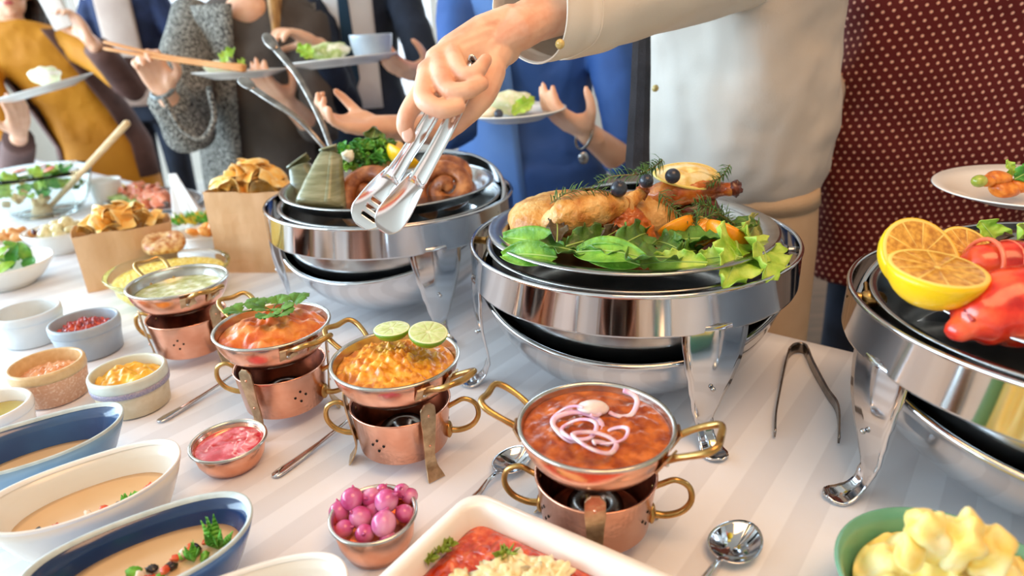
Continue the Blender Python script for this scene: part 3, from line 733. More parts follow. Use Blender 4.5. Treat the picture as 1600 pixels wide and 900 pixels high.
def coriander(loc, label, seed, sc=1, spots=None, nrm=(0, 0, 1), group=None):
    r = random.Random(seed); t = thing('coriander_sprig', label, 'herb', loc, 0, group)
    st = MB(); 
    spots = spots or [(-.02, .004, 160), (.004, .010, 80), (.020, .012, 30), (.006, -.016, -80), (.0, -.004, -20)]
    for x, y, a in spots:
        a = math.radians(a); e = V((x*sc, y*sc, .004)); st.tube([V((0, 0, 0)), e*.5+V((0, 0, .002)), e], .0007, 6)
        lf = MB()
        for da in (-62, 0, 62):
            d = V((math.cos(a+math.radians(da)), math.sin(a+math.radians(da)), .15+.2*r.random()))
            leaflet(lf, e, d, (.2*(r.random()-.5), .2*(r.random()-.5)-.25, 1), .0085*sc, .0165*sc*(1.1 if da == 0 else .9))
        lf.build('leaf', pm, t, smooth=False)
    st.build('stem', pm, t)
    return t
coriander(L3(2)+V((.002, .004, .019)), 'dark green coriander sprig lying on the orange curry', 2, 1.35, [(-.028, -.006, 190), (-.014, .006, 150), (.002, .012, 95), (.018, .014, 40), (.010, -.004, -30), (.004, -.018, -75), (.014, -.016, -50), (-.008, .0, 200)])

# limes and lemons
def citrus_mats(pref, rind, pith, flesh, flesh2):
    rm = mat(pref+'_rind', rind, rough=.35, bump=.15, bscale=400, coat=.3)
    m = bpy.data.materials.new(pref+'_cut'); m.use_nodes = True; nt = m.node_tree; N = nt.nodes; L = nt.links; b = N['Principled BSDF']
    b.inputs['Roughness'].default_value = .25; b.inputs['Coat Weight'].default_value = .5
    tc = N.new('ShaderNodeTexCoord'); sp = N.new('ShaderNodeSeparateXYZ'); L.new(tc.outputs['Object'], sp.inputs[0])
    def mt(op, *a):
        q = N.new('ShaderNodeMath'); q.operation = op
        for i, v in enumerate(a):
            if isinstance(v, (int, float)): q.inputs[i].default_value = v
            else: L.new(v, q.inputs[i])
        return q.outputs[0]
    an = mt('ARCTAN2', sp.outputs[1], sp.outputs[0]); seg = mt('ABSOLUTE', mt('SINE', mt('MULTIPLY', an, 5.0)))
    rr = mt('SQRT', mt('ADD', mt('MULTIPLY', sp.outputs[0], sp.outputs[0]), mt('MULTIPLY', sp.outputs[1], sp.outputs[1])))
    nn = N.new('ShaderNodeTexNoise'); nn.inputs['Scale'].default_value = 150; L.new(tc.outputs['Object'], nn.inputs[0])
    cr = N.new('ShaderNodeValToRGB'); L.new(nn.outputs[0], cr.inputs[0]); cr.color_ramp.elements[0].color = lin(flesh); cr.color_ramp.elements[1].color = lin(flesh2)
    cr.color_ramp.elements[0].position = .35; cr.color_ramp.elements[1].position = .65
    w1 = mt('LESS_THAN', seg, .12); w2 = mt('LESS_THAN', rr, .0028)
    mx = N.new('ShaderNodeMix'); mx.data_type = 'RGBA'; L.new(mt('MAXIMUM', w1, w2), mx.inputs['Factor']); L.new(cr.outputs[0], mx.inputs[6]); mx.inputs[7].default_value = lin(pith)
    L.new(mx.outputs[2], b.inputs['Base Color'])
    return rm, m, mat(pref+'_pith', pith, rough=.5)
def half_citrus(name, loc, r, h, z, label, ms, cat, group=None, sx=1.0, spin=0):
    """cut face looks along z; body behind it"""
    t = thing(name, label, cat, loc, 0, group); q = frame(z).to_euler(); t.rotation_euler = q
    pr = [(r, 0)]+[(r*math.cos(a*PI/18), -h*math.sin(a*PI/18)) for a in range(1, 9)]+[(.0005, -h)]
    MB().lathe([(r*.985, -.0002)]+pr, 40, sx=sx).build('rind', ms[0], t)
    MB().lathe([(r*.985, -.0002), (r*.97, .0004), (r*.90, .0003)], 40, sx=sx).build('pith', ms[2], t)
    m = MB(); R = []
    for i in range(1, 12):
        q_ = i/11*.905; ring = []
        for j in range(60):
            a = 2*PI*j/60; sg = abs(math.sin(a*5))
            ring.append(V((r*q_*math.cos(a)*sx, r*q_*math.sin(a), .0002+(.0008*min(1, sg*2)*math.sin(PI*min(1, q_/.9))**.5 if q_ > .1 else 0))))
        R.append(ring)
    m.rings(R, True, True).build('flesh', ms[1], t)
    return t
lime = citrus_mats('lime', '6E9A22', 'E6EFC0', 'C2D684', 'D8E6A4')
lemon = citrus_mats('lemon', 'F4C408', 'F2D470', 'B87A22', 'EBB548')
orang = citrus_mats('orange', 'F59A10', 'F9D27A', 'E88A10', 'F5AE36')
d3 = L3(0)
half_citrus('lime_half', W(612, 513, .770), .0215, .014, (.0, .02, 1), 'left lime half resting on the lentil dal', lime, 'lime', 'lime halves on the dal')
half_citrus('lime_half', W(669, 519, .755), .0228, .016, (.12, -.16, 1), 'right lime half resting on the lentil dal', lime, 'lime', 'lime halves on the dal')

# onion rings on the brown curry
onr = mat('onion_ring', 'F3E3EA', 'DDA6C4', 60, rough=.3, coat=.3, sss=.3)
on_w = mat('white_onion', 'F4E8E2', 'EBD6D2', 40, rough=.3, coat=.4, sss=.3)
c = L3(1)
r = random.Random(5)
for k, (px, py, rr, tx, ty, wd) in enumerate(((903, 668, .0235, .15, -.25, .0028), (905, 671, .0165, -.1, -.1, .0022), (930, 690, .020, .3, .1, .0026), (955, 682, .0165, -.3, .2, .0022), (968, 630, .0180, .1, -.5, .0028), (915, 640, .0150, .3, .3, .002), (948, 702, .0130, .6, .1, .0024), (890, 655, .0180, -.3, -.3, .002))):
    p = P(px, py, HP-.001+.004*(k % 3)); fr = frame((tx, ty, 1))
    n_ = 40; full = k in (0, 1, 2, 3); arc = 1 if full else .55
    pts = [p+fr @ V((rr*(1+.08*math.sin(3*a_))*math.cos(a_), rr*.85*math.sin(a_), .0012*math.sin(2*a_))) for a_ in [i/n_*2*PI*arc+k for i in range(n_+(0 if full else 1))]]
    rad = [wd]*len(pts)
    o = MB().tube([q-p for q in pts], rad, 8, close=full, flat=.55).build('onion_ring', onr, loc=p)
    lab = ['largest pink onion ring on the brown curry', 'small onion ring nested within the largest ring', 'onion ring lapping the front of the largest ring', 'onion ring at the right of the heap on the brown curry',
           'thin onion arc curving at the back right of the curry', 'thin onion arc standing behind the rings', 'short pink onion piece at the front of the heap', 'thin onion arc at the left of the heap'][k]
    tag(o, lab, 'onion', 'onion rings on the brown curry')
o = MB().ell((0, 0, 0), (.017, .011, .006), 20, 10, nz=.2, nsc=60).build('onion_wedge', on_w, loc=P(928, 637, HP+.004), rot=(0, .1, .3)); tag(o, 'white onion wedge on top of the brown curry', 'onion')

# pearl onions
pom = mat('pearl_onion', 'C23A78', 'EBA6C6', 34, rough=.22, coat=.5, sss=.35, c3='D468A0', stretch=(1, 1, .4))
oc = V((-.1503, .531, T))
ol = ['at the left rim', 'top back left', 'back middle', 'largest, in the centre', 'back right', 'half hidden at the far right', 'at the right front', 'front centre right', 'left of centre', 'low at the front', 'dark one low at the left front', 'tiny one at the back']
for k, (px, py, h, rr) in enumerate(((530, 800, .047, .0105), (550, 780, .058, .0115), (580, 778, .054, .0105), (604, 783, .060, .0120), (628, 768, .056, .0085), (640, 775, .052, .0085), (632, 802, .048, .0092), (600, 818, .052, .0125), (563, 808, .050, .0108), (570, 834, .044, .0095), (538, 826, .043, .0090), (597, 765, .056, .0060), (606, 840, .040, .0080), (585, 797, .046, .009))):
    p = P(px, py, h*.95-.006); m = MB().ell((0, 0, 0), (rr, rr, rr*1.06), 20, 12, nz=.06, nsc=60)
    m.tube([(0, 0, rr*.9), (rr*.1, 0, rr*1.22)], [rr*.30, rr*.1], 8)
    l = 'pink pickled pearl onion '+ol[k] if k < len(ol) else 'pink pickled pearl onion wedged low between the others'
    tag(m.build('pearl_onion', pom, loc=p, rot=(r.random()*2-1, r.random()*2-1, r.random()*3)), l, 'onion', 'pearl onions in the copper cup')

# stew in the baking dish
stew = mat('tomato_stew', 'A8270C', 'E2673A', 90, rough=.2, coat=.7, bump=.6, bscale=130, c3='C8421C', detail=5)
m = MB(); hx, hy = DW/2-.017, DL/2-.017
def st(u, v):
    x = -hx+2*hx*u; y = -hy+2*hy*v; e = min(1, min(u, 1-u)*20)*min(1, min(v, 1-v)*20)
    c_ = noise.voronoi(V((x, y, 0))*85)[0][0]
    return V((x, y, .036+.004*e+e*(.008*(.6-min(c_, .9))+.004*nz((x, y, 0), 40))))
m.grid(st, 110, 84)
o = m.build('tomato_stew', stew, loc=(dcen.x, dcen.y, T+.001), rot=(0, 0, dang), solid=.004); tag(o, 'chunky red tomato stew filling the white baking dish', 'stew')
chz = mat('melted_cheese', 'E9C98A', 'F6E8B8', 60, rough=.35, coat=.3, sss=.2)
r = random.Random(12)
k = 0
for px, py, s_ in ((800, 888, .016), (828, 893, .014), (855, 886, .011), (770, 893, .013), (790, 900, .018), (840, 905, .016), (880, 890, .009), (815, 878, .010), (720, 905, .010)):
    p = P(px, py, .048); tag(MB().ell((0, 0, 0), (s_*1.2, s_*.9, .0035), 28, 14, nz=.9, nsc=110).build('cheese_piece', chz, loc=p, rot=(0, 0, r.random()*3)), 'melted pale cheese piece on the tomato stew', 'cheese', 'cheese on the stew'); k += 1
for k, (px, py, s_) in enumerate(((688, 862, .010), (668, 878, .009), (790, 868, .010), (700, 850, .008))):
    herb_sprig('herb_scatter', P(px, py, .047), s_, ['chopped green herb at the left corner of the stew', 'green herb at the left rim of the stew', 'green herb beside the cheese on the stew', 'smallest green herb bit at the back of the stew'][k], mat('dull_herb', '7F9A30', 'A8B84A', 60, rough=.5), 14, 1.6, k+20, group='herbs on the stew')

# mashed potato
pot = mat('mashed_potato', 'EFC95C', 'FCF0BE', 26, rough=.45, sss=.3, bump=.3, bscale=160, c3='F8E28E')
def ml(x, y, n):
    c_ = noise.voronoi(V((x, y, 0))*46)[0][0]; return 1.2-1.7*min(c_, .9)+n*.6
food_disc('mashed_potato', V((.352, .388, T+.052)), .080, 'rough heap of pale yellow mashed potato in the jade bowl', pot, .014, 45, .030, 'mash', 31, lumps=ml, ringn=44, seg=110, depth=.02)
for k, (px, py, s_, l) in enumerate(((1452, 822, .020, 'standing potato spike at the back left of the mash'), (1498, 833, .022, 'large potato lump at the top of the mash'), (1545, 850, .019, 'potato lump at the right of the mash'), (1420, 850, .014, 'low potato lump at the left of the mash'))):
    c_ = V((.340+.02*k, .395, 0)); p = W(px, py+12, .50)
    tag(MB().ell((0, 0, 0), (s_*.75, s_*.7, s_*1.1), 24, 16, nz=.55, nsc=48).build('potato_lump', pot, loc=p, rot=(.1, .2*(k-1), k)), l, 'potato', 'potato lumps on the mash')

# rice, olives, nuggets
ricem = mat('yellow_rice', 'EBCB3A', 'F8EA9A', 160, rough=.5, bump=.9, bscale=260, detail=5)
food_disc('yellow_rice', RB+V((0, 0, .052)), .104, 'yellow rice heaped in the clear glass bowl', ricem, .004, 130, .016, 'rice', 41, ringn=40, seg=120, depth=.040, kind='stuff')
o = MB().tube([V((.030*math.cos(a), .030*math.sin(a)*.75, .003*math.sin(3*a))) for a in [i/30*2*PI for i in range(30)]], .0135, 14, close=True)
o.ell((0, 0, 0), (.026, .020, .010), 16, 8)
tag(o.build('seeded_pastry', mat('seeded_pastry', 'B8681E', 'F0CC94', 90, rough=.35, coat=.4, bump=.6, bscale=160), loc=P(258, 378, .092)+V((0, -.005, 0)), rot=(.35, 0, .3)), 'ring shaped seeded pastry resting on the yellow rice', 'pastry')

def chunks(name, label, cat, group, spots, size, mats_, seed=0, shape='ell', kind=None, labels=None, nzv=.35):
    r = random.Random(seed)
    for k, p in enumerate(spots):
        s_ = size*(.8+.4*r.random()); m = MB()
        if shape == 'ell': m.ell((0, 0, 0), (s_, s_*(.6+.3*r.random()), s_*(.5+.25*r.random())), 14, 9, nz=nzv, nsc=.9/size)
        elif shape == 'curl':   # curved crisp
            m.grid(lambda u, v: V(((u-.5)*2*s_*(1-.35*v), (v-.5)*1.7*s_, .55*s_*math.sin(u*PI)+.2*s_*math.sin(v*4+k))), 6, 6)
        elif shape == 'slice':  # round thin slice
            m.lathe([(.0005, -s_*.08), (s_, -s_*.08), (s_*1.02, 0), (s_, s_*.08), (.0005, s_*.08)], 24)
        elif shape == 'cube': m.box((-s_*.6, -s_*.6, -s_*.5), (s_*.6, s_*.6, s_*.5))
        elif shape == 'fold':
            m.grid(lambda u, v: V(((u-.5)*2.2*s_, (v-.5)*1.2*s_+.2*s_*math.sin(u*7), .35*s_*math.sin(u*9+k)+.3*s_*math.sin(v*5))), 16, 6)
        o = m.build(name, mats_[k % len(mats_)] if isinstance(mats_, list) else mats_, loc=p, rot=((r.random()-.5)*1.8, (r.random()-.5)*1.8, r.random()*6) if shape != 'slice' else ((r.random()-.5)*.8, (r.random()-.5)*.8, 0),
                    solid=(.0014 if shape in ('curl', 'fold') else 0), bevel=(.002 if shape == 'cube' else 0), sub=(1 if shape in ('curl',) else 0))
        tag(o, labels[k] if labels else label, cat, group, kind)
chipm = mat('chip', 'F8BA54', 'FFE4A6', 40, rough=.45, bump=.5, bscale=200, c3='F9C66C')
def heap(c, ax, rx, ry, h, n, seed):
    r = random.Random(seed); o = []
    for k in range(n):
        q = (k+.5)/n; a = k*2.4; rr = math.sqrt(q); x, y = rx*rr*math.cos(a), ry*rr*math.sin(a)
        z = h*(1-rr**1.6)+.004*r.random(); o.append(V(c)+V((x*math.cos(ax)-y*math.sin(ax), x*math.sin(ax)+y*math.cos(ax), z)))
    return o
chunks('tortilla_chip', 'curled golden corn chip heaped in the taller paper bag', 'chip', 'chips in the taller paper bag', heap(B2+V((0, 0, .178)), math.radians(-6), .074, .038, .050, 34, 1), .027, chipm, 5, 'curl')
chunks('tortilla_chip', 'curled golden corn chip heaped in the shorter paper bag', 'chip', 'chips in the shorter paper bag', heap(B1+V((0, 0, .118)), math.radians(28), .074, .034, .040, 30, 2), .024, chipm, 9, 'curl')
chunks('artichoke_piece', 'pale artichoke piece in the white bowl beside the bag', 'artichoke', 'artichokes in the white bowl', heap((-1.137, 1.622, T+.050), 0, .058, .05, .020, 11, 3), .018, mat('artichoke', 'D8C486', 'F1E6BC', 60, rough=.3, coat=.4), 2)
chunks('olive', 'dark red olive in the white bowl beside the bag', 'olive', 'dark olives in the white bowl', [V((-1.195+.012*k, 1.600+.012*(k % 3), T+.060)) for k in range(6)], .010, mat('dark_olive', '5A1420', '2A1014', 40, rough=.2, coat=.6), 4, nzv=.05)
o = P(15, 372, .045)
chunks('orange_nugget', 'orange fried nugget in the small bowl at the left edge', 'nugget', 'nuggets at the left edge', heap((o.x, o.y, T+.042), 0, .052, .048, .016, 9, 5), .016, mat('nugget', 'E0903A', 'F6C48A', 60, rough=.35), 6)
o = P(318, 366, .05)
chunks('fritter', 'round orange fritter in the bowl behind the big bag', 'fritter', 'fritters behind the big bag', heap((o.x, o.y+.03, T+.042), 0, .045, .045, .016, 7, 5), .019, mat('fritter', 'E48A2A', 'F4B260', 60, rough=.35), 7)

# ---------------------------------------------------------------- leaves
def leafmat(name, c1, c2, vein=None, rough=.45, sc=45): return mat(name, c1, c2, sc, rough=rough, coat=.12, bump=.8, bscale=150, sss=0, detail=4)
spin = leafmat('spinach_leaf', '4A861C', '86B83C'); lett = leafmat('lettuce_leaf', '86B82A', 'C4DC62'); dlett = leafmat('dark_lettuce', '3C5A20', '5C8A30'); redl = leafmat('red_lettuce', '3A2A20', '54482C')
def leaf(name, label, base, tip, w_, m, ruff=.0, freq=14, curl=.2, up=(0, 0, 1), seed=0, cat='leaf', group=None, droop=0, nu=26, nv=14, cup=.25, rib=True, parent=None):
    base, tip = V(base), V(tip); d = tip-base; L_ = d.length; d.normalize(); n = V(up); n = (n-d*n.dot(d)).normalized(); s = d.cross(n)
    def f(u, v):
        q = v*2-1; ww = w_*(math.sin(PI*min(1, (.04+u*.93))**.85)**.75)*(1+.18*ruff*60*math.sin(u*freq*1.3+seed)*abs(q)**2*(1 if q > 0 else .8))
        e = abs(q)**1.6
        z = curl*L_*math.sin(u*PI)+cup*w_*q*q+ruff*e*(math.sin(u*freq+seed+q*2)+.5*math.sin(u*freq*2.3+seed*2-q))-droop*L_*u*u+.15*ruff*nz((u, q, seed), 6)
        return d*L_*u+s*ww*q*(1-.12*e)+n*z+s*ruff*.5*e*math.sin(u*freq*1.7+seed)
    t = thing(name, label, cat, base, 0, group) if parent is None else parent
    MB().grid(f, nu, nv).build('blade', m, t, solid=.0007)
    if rib:
        pts = [d*L_*u+n*(curl*L_*math.sin(u*PI)-droop*L_*u*u+.0006) for u in [i/12 for i in range(12)]]
        MB().tube(pts, [w_*.045*(1-i/13)+.0004 for i in range(12)], 6).build('midrib', mat('leaf_rib', 'A8C86A', rough=.4), t)
    return t
def lay(pts_list):
    for a in pts_list: leaf(*a[:-1], **a[-1])

# middle chafer: lettuce bed
zP = PL_M.z-T+.014
G = 'leaves around the roast chicken'
def PM(px, py, h=0): return P(px, py, zP+h)
for a in [
    ('spinach_leaf', 'broad dark green leaf at the far left under the chicken', PM(880, 392, .006), W(786, 372, .87), .024, spin, dict(curl=.06, cup=.3, up=(.1, -.8, 1), seed=1)),
    ('spinach_leaf', 'long bright green leaf curling over the left rim', PM(870, 402, .004), W(785, 400, .83), .020, spin, dict(curl=.1, cup=.3, up=(0, -1, .8), seed=2)),
    ('spinach_leaf', 'smooth green leaf standing at the front centre left', PM(1000, 414, .002), W(905, 395, .80), .018, spin, dict(curl=.12, cup=.35, up=(.1, -1, .6), seed=3)),
    ('spinach_leaf', 'smooth green leaf behind the front leaves', PM(900, 395, .008), PM(1010, 404, .012), .022, spin, dict(curl=.1, cup=.2, up=(0, -.8, 1), seed=7)),
    ('lettuce_leaf', 'frilly bright lettuce leaf along the front rim', PM(1105, 410, .004), W(995, 414, .79), .016, lett, dict(ruff=.0030, freq=30, curl=.08, up=(0, -1, .8), seed=4)),
    ('lettuce_leaf', 'frilly light lettuce leaf in front of the orange halves', PM(1160, 402, .004), W(1080, 410, .80), .016, lett, dict(ruff=.0035, freq=26, curl=.1, up=(0, -.9, .9), seed=5)),
    ('lettuce_leaf', 'big pale lettuce leaf hanging over the front right rim', W(1145, 372, .83), W(1130, 450, .745), .040, lett, dict(ruff=.0055, freq=24, curl=.14, up=(.1, -1, .5), seed=6)),
    ('lettuce_leaf', 'pale ruffled lettuce leaf hanging furthest right', W(1165, 370, .84), W(1196, 442, .755), .036, lett, dict(ruff=.0055, freq=26, curl=.14, up=(.4, -1, .6), seed=8)),
    ('lettuce_leaf', 'yellowish lettuce leaf standing behind the right orange', PM(1160, 380, .004), W(1178, 342, .92), .020, leafmat('yellow_lettuce', '8C9A3A', 'B8B860'), dict(ruff=.003, freq=20, curl=.05, up=(0, -1, .3), seed=9)),
    ('dark_lettuce_leaf', 'dark green curled leaf under the drumstick', PM(885, 385, .012), W(960, 372, .85), .022, dlett, dict(ruff=.0045, freq=20, curl=.1, up=(0, -1, .8), seed=10)),
    ('dark_lettuce_leaf', 'dark green curled leaf in front of the thigh', PM(960, 390, .012), W(1010, 365, .85), .022, dlett, dict(ruff=.0055, freq=18, curl=.12, up=(0, -1, .6), seed=11)),
    ('dark_lettuce_leaf', 'dark green ruffled leaf before the left orange half', PM(1070, 396, .006), W(1020, 380, .85), .018, dlett, dict(ruff=.0050, freq=18, curl=.1, up=(0, -1, .7), seed=12)),
    ('dark_lettuce_leaf', 'dark leaf tucked low between the thigh and the oranges', PM(1055, 400, .006), W(1090, 394, .83), .016, dlett, dict(ruff=.0050, freq=22, curl=.1, up=(0, -1, .7), seed=13)),
    ('red_lettuce_leaf', 'purple brown crisped leaf left of the drumstick', PM(870, 378, .024), W(868, 350, .86), .014, redl, dict(ruff=.0040, freq=14, curl=.1, up=(0, -1, .3), seed=14)),
    ('red_lettuce_leaf', 'purple brown crisped leaf under the drumstick', PM(935, 375, .022), W(962, 360, .85), .014, redl, dict(ruff=.0040, freq=14, curl=.1, up=(0, -1, .3), seed=15)),
]: leaf(*a[:-1], group=G, **a[-1])
# shading bed of leaves under the bird
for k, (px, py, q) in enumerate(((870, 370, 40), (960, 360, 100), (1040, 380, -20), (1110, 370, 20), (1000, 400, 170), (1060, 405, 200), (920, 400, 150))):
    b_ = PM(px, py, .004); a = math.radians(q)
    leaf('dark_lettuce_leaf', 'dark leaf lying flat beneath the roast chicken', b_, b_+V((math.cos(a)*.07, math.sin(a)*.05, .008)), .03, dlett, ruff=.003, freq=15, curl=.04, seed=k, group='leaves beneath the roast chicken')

# ---------------------------------------------------------------- roast chicken
skin = mat('roast_skin', 'B4661C', 'EDC07A', 30, rough=.45, coat=.15, bump=1.0, bscale=240, c3='D89A4A', detail=8, sss=.05)
skin_d = mat('dark_roast_skin', '6A2A0C', 'D08030', 30, rough=.32, coat=.45, bump=1.0, bscale=170, c3='B4581A', detail=6)
burnt = mat('burnt_skin', '2A120A', '7A3012', 60, rough=.4, coat=.5, bump=.8, bscale=140)
cb = W(908, 345, .93); cb.z = PL_M.z+.012
ch = thing('roast_chicken', 'whole roast chicken with crossed drumsticks on the platter', 'chicken', cb)
def cw(px, py, d): return W(px, py, d)-cb
m = MB()
m.ell(cw(890, 343, .945), (.088, .056, .042), 40, 24, Matrix.Rotation(.05, 3, 'Y'), nz=.05, nsc=16)
m.ell(cw(850, 348, .925), (.050, .048, .036), 32, 20, nz=.05, nsc=20)
m.ell(cw(965, 340, .95), (.060, .050, .036), 32, 20, nz=.06, nsc=20)
m.ell(cw(1000, 335, .96), (.055, .045, .034), 32, 20, nz=.06, nsc=20)
m.build('breast', skin, ch, remesh=.0026, smt=4, disp=(.010, .004))
def drum(name, pts, rad, m_, tipm):
    mm = MB(); mm.tube([cw(*p) for p in pts], rad, 24, smooth=6)
    o = mm.build(name, m_, ch, remesh=.0024, smt=1, disp=(.009, .0045)); 
    e = cw(*pts[-1]); q = (cw(*pts[-1])-cw(*pts[-2])).normalized()
    kb = MB(); kb.ell(e+q*.005, (.0095, .0085, .0105), 14, 10, nz=.45, nsc=120); kb.ell(e+q*.004+V((.003, 0, .007)), .006, 12, 8, nz=.5, nsc=140); kb.build('knuckle', tipm, o)
    return o
drum('drumstick', [(866, 348, .868), (890, 338, .858), (925, 328, .858), (955, 322, .87), (980, 318, .885), (1000, 302, .90)], [.018, .027, .0255, .018, .011, .008], skin, skin_d)
drum('drumstick', [(1015, 318, .955), (1040, 305, .94), (1075, 298, .935), (1105, 297, .935), (1132, 296, .93), (1143, 296, .925)], [.018, .021, .0200, .0150, .0095, .010], skin_d, burnt)
mm = MB(); mm.ell(cw(975, 352, .885), (.032, .024, .026), 28, 18, nz=.22, nsc=45); mm.ell(cw(955, 372, .872), (.022, .018, .020), 24, 14, nz=.22, nsc=50); mm.ell(cw(1000, 362, .89), (.020, .018, .022), 24, 14, nz=.25, nsc=50)
mm.ell(cw(980, 388, .862), (.016, .012, .016), 24, 14, nz=.25, nsc=50)
mm.build('thigh', skin_d, ch, remesh=.0018, smt=1, disp=(.007, .006))
mm = MB(); mm.ell(cw(1110, 325, .945), (.012, .012, .026), 20, 14, Matrix.Rotation(-.5, 3, 'Y'), nz=.3, nsc=60); mm.ell(cw(1085, 335, .95), (.03, .02, .022), 20, 14, nz=.3, nsc=50); mm.build('wing', burnt, ch)
mm = MB()
for q in range(4): mm.tube([cw(972+q*2, 306+q, .878), cw(985+q, 312+q*2, .870), cw(984+q*2, 330, .872)], .0011, 6, smooth=4)
mm.build('trussing_string', mat('string', 'D8A868', rough=.7), ch)

# lemon slice, blueberries, rosemary
o = thing('lemon_slice', 'pale lemon slice laid on top of the roast chicken', 'lemon', W(1075, 272, .93))
o.rotation_euler = frame((.15, -.55, 1)).to_euler()
m = MB(); m.grid(lambda u, v: V((.041*u*math.cos(v*2*PI)*1.15, .026*u*math.sin(v*2*PI), .003*math.sin(v*12)*u+.004*math.sin(u*5))), 8, 40)
m.build('slice_flesh', mat('lemon_flesh', 'E6C468', 'FBF0C0', 60, rough=.2, coat=.6, c3='F4DE98'), o, solid=.004)
MB().tube([V((.0415*math.cos(a)*1.15, .0265*math.sin(a), .003*math.sin(12*a/6.283)+.004*math.sin(5))) for a in [i/40*2*PI for i in range(40)]], .0022, 8, close=True).build('slice_rim', mat('lemon_rim', 'F4DE7A', rough=.3, coat=.4), o)
blu = mat('blueberry', '20242E', '3A4150', 60, rough=.35, coat=.2, sss=0)
for k, (px, py, d, rr, l) in enumerate(((967, 295, .855, .0110, 'blueberry on the end of the front drumstick'), (1010, 283, .885, .0095, 'blueberry half hidden behind the crossed drumsticks'), (1051, 275, .895, .0105, 'blueberry at the front of the lemon slice'), (978, 388, .825, .005, 'small dark berry low between the leaves'))):
    m = MB().ell((0, 0, 0), rr, 22, 14); t_ = thing('blueberry', l, 'blueberry', W(px, py, d), 0, 'blueberries on the chicken', rot=(.5+k, .4*k, 0)); m.build('berry', blu, t_)
    if k < 3:
        m = MB()
        for q in range(5):
            a = q*1.2566; m.add([V((math.cos(a-.4)*rr*.22, math.sin(a-.4)*rr*.22, rr*.97)), V((math.cos(a+.4)*rr*.22, math.sin(a+.4)*rr*.22, rr*.97)), V((math.cos(a)*rr*.42, math.sin(a)*rr*.42, rr*1.02))], [[0, 1, 2]])
        m.build('crown', blu, t_, solid=.0004)
rsm = mat('rosemary', '3A6428', '6E8F4A', 90, rough=.5); rst = mat('rosemary_stem', '8A6A3A', rough=.6)
def rosemary(pts, label, n=60, L_=.020, seed=0):
    r = random.Random(seed); b_ = V(pts[0]); t = thing('rosemary_sprig', label, 'rosemary', b_, 0, 'rosemary sprigs on the chicken')
    pp, _ = spline([V(p)-b_ for p in pts], 8); MB().tube(pp, .0009, 6).build('stem', rst, t)
    m = MB()
    for k in range(n):
        q = (k+.5)/n*(len(pp)-1); i = min(int(q), len(pp)-2); p = pp[i].lerp(pp[i+1], q-i); tg_ = (pp[i+1]-pp[i]).normalized()
        a = k*2.4+r.random(); fr = frame(tg_); d = (fr @ V((math.cos(a), math.sin(a), .0))*.85+tg_*(.5+.5*r.random())).normalized()
        ln = L_*(.6+.5*r.random())*(1-.45*(q/(len(pp)-1))**3); bend = V((0, 0, .15*ln)); s_ = d.cross(V((r.random()-.5, r.random()-.5, 1))).normalized()*.00085; nn = d.cross(s_).normalized()*.0006
        p1 = p+d*ln*.55+bend; p2 = p+d*ln
        m.add([p-s_, p+nn, p+s_, p1-s_*1.1, p1+nn, p1+s_*1.1, p2], [[0, 1, 4, 3], [1, 2, 5, 4], [3, 4, 6], [4, 5, 6], [0, 3, 5, 2], [3, 6, 5]])
    tag(m.build('needles', rsm, t), None, None, None, 'stuff')
rosemary([W(860, 318, .862), W(885, 302, .838), W(915, 295, .835), W(952, 300, .845)], 'rosemary sprig lying along the breast at the left', 46, .018, 1)
rosemary([W(1018, 262, .92), W(1000, 272, .90), W(960, 275, .91), W(935, 285, .93)], 'rosemary sprig behind the blueberries', 60, .024, 2)
rosemary([W(1035, 250, .91), W(1020, 262, .90), W(1000, 272, .89)], 'bushy rosemary tip at the top left of the lemon slice', 60, .020, 3)
rosemary([W(1030, 300, .88), W(1055, 330, .862), W(1085, 345, .85), W(1120, 335, .86), W(1150, 352, .86)], 'large rosemary sprig over the orange halves', 110, .026, 4)
rosemary([W(1140, 345, .87), W(1110, 325, .865), W(1085, 318, .86)], 'rosemary sprig reaching up behind the oranges', 50, .022, 5)
rosemary([W(1075, 390, .83), W(1085, 360, .845), W(1090, 330, .85)], 'rosemary sprig standing between the orange halves', 56, .020, 7)
rosemary([W(1140, 258, .92), W(1128, 275, .915), W(1105, 290, .91)], 'rosemary sprig at the tip of the rear drumstick', 54, .018, 6)

half_citrus('orange_half', W(1088, 360, .842), .024, .022, (-.2, -.5, .75), 'orange half right behind the standing rosemary', orang, 'orange', 'orange halves by the chicken')
half_citrus('orange_half', W(1055, 350, .862), .025, .022, (-.3, .5, .7), 'orange half nearest the chicken thigh', orang, 'orange', 'orange halves by the chicken')
half_citrus('orange_half', W(1140, 362, .835), .031, .026, (.55, .35, .8), 'charred orange half furthest right by the pale lettuce', orang, 'orange', 'orange halves by the chicken')

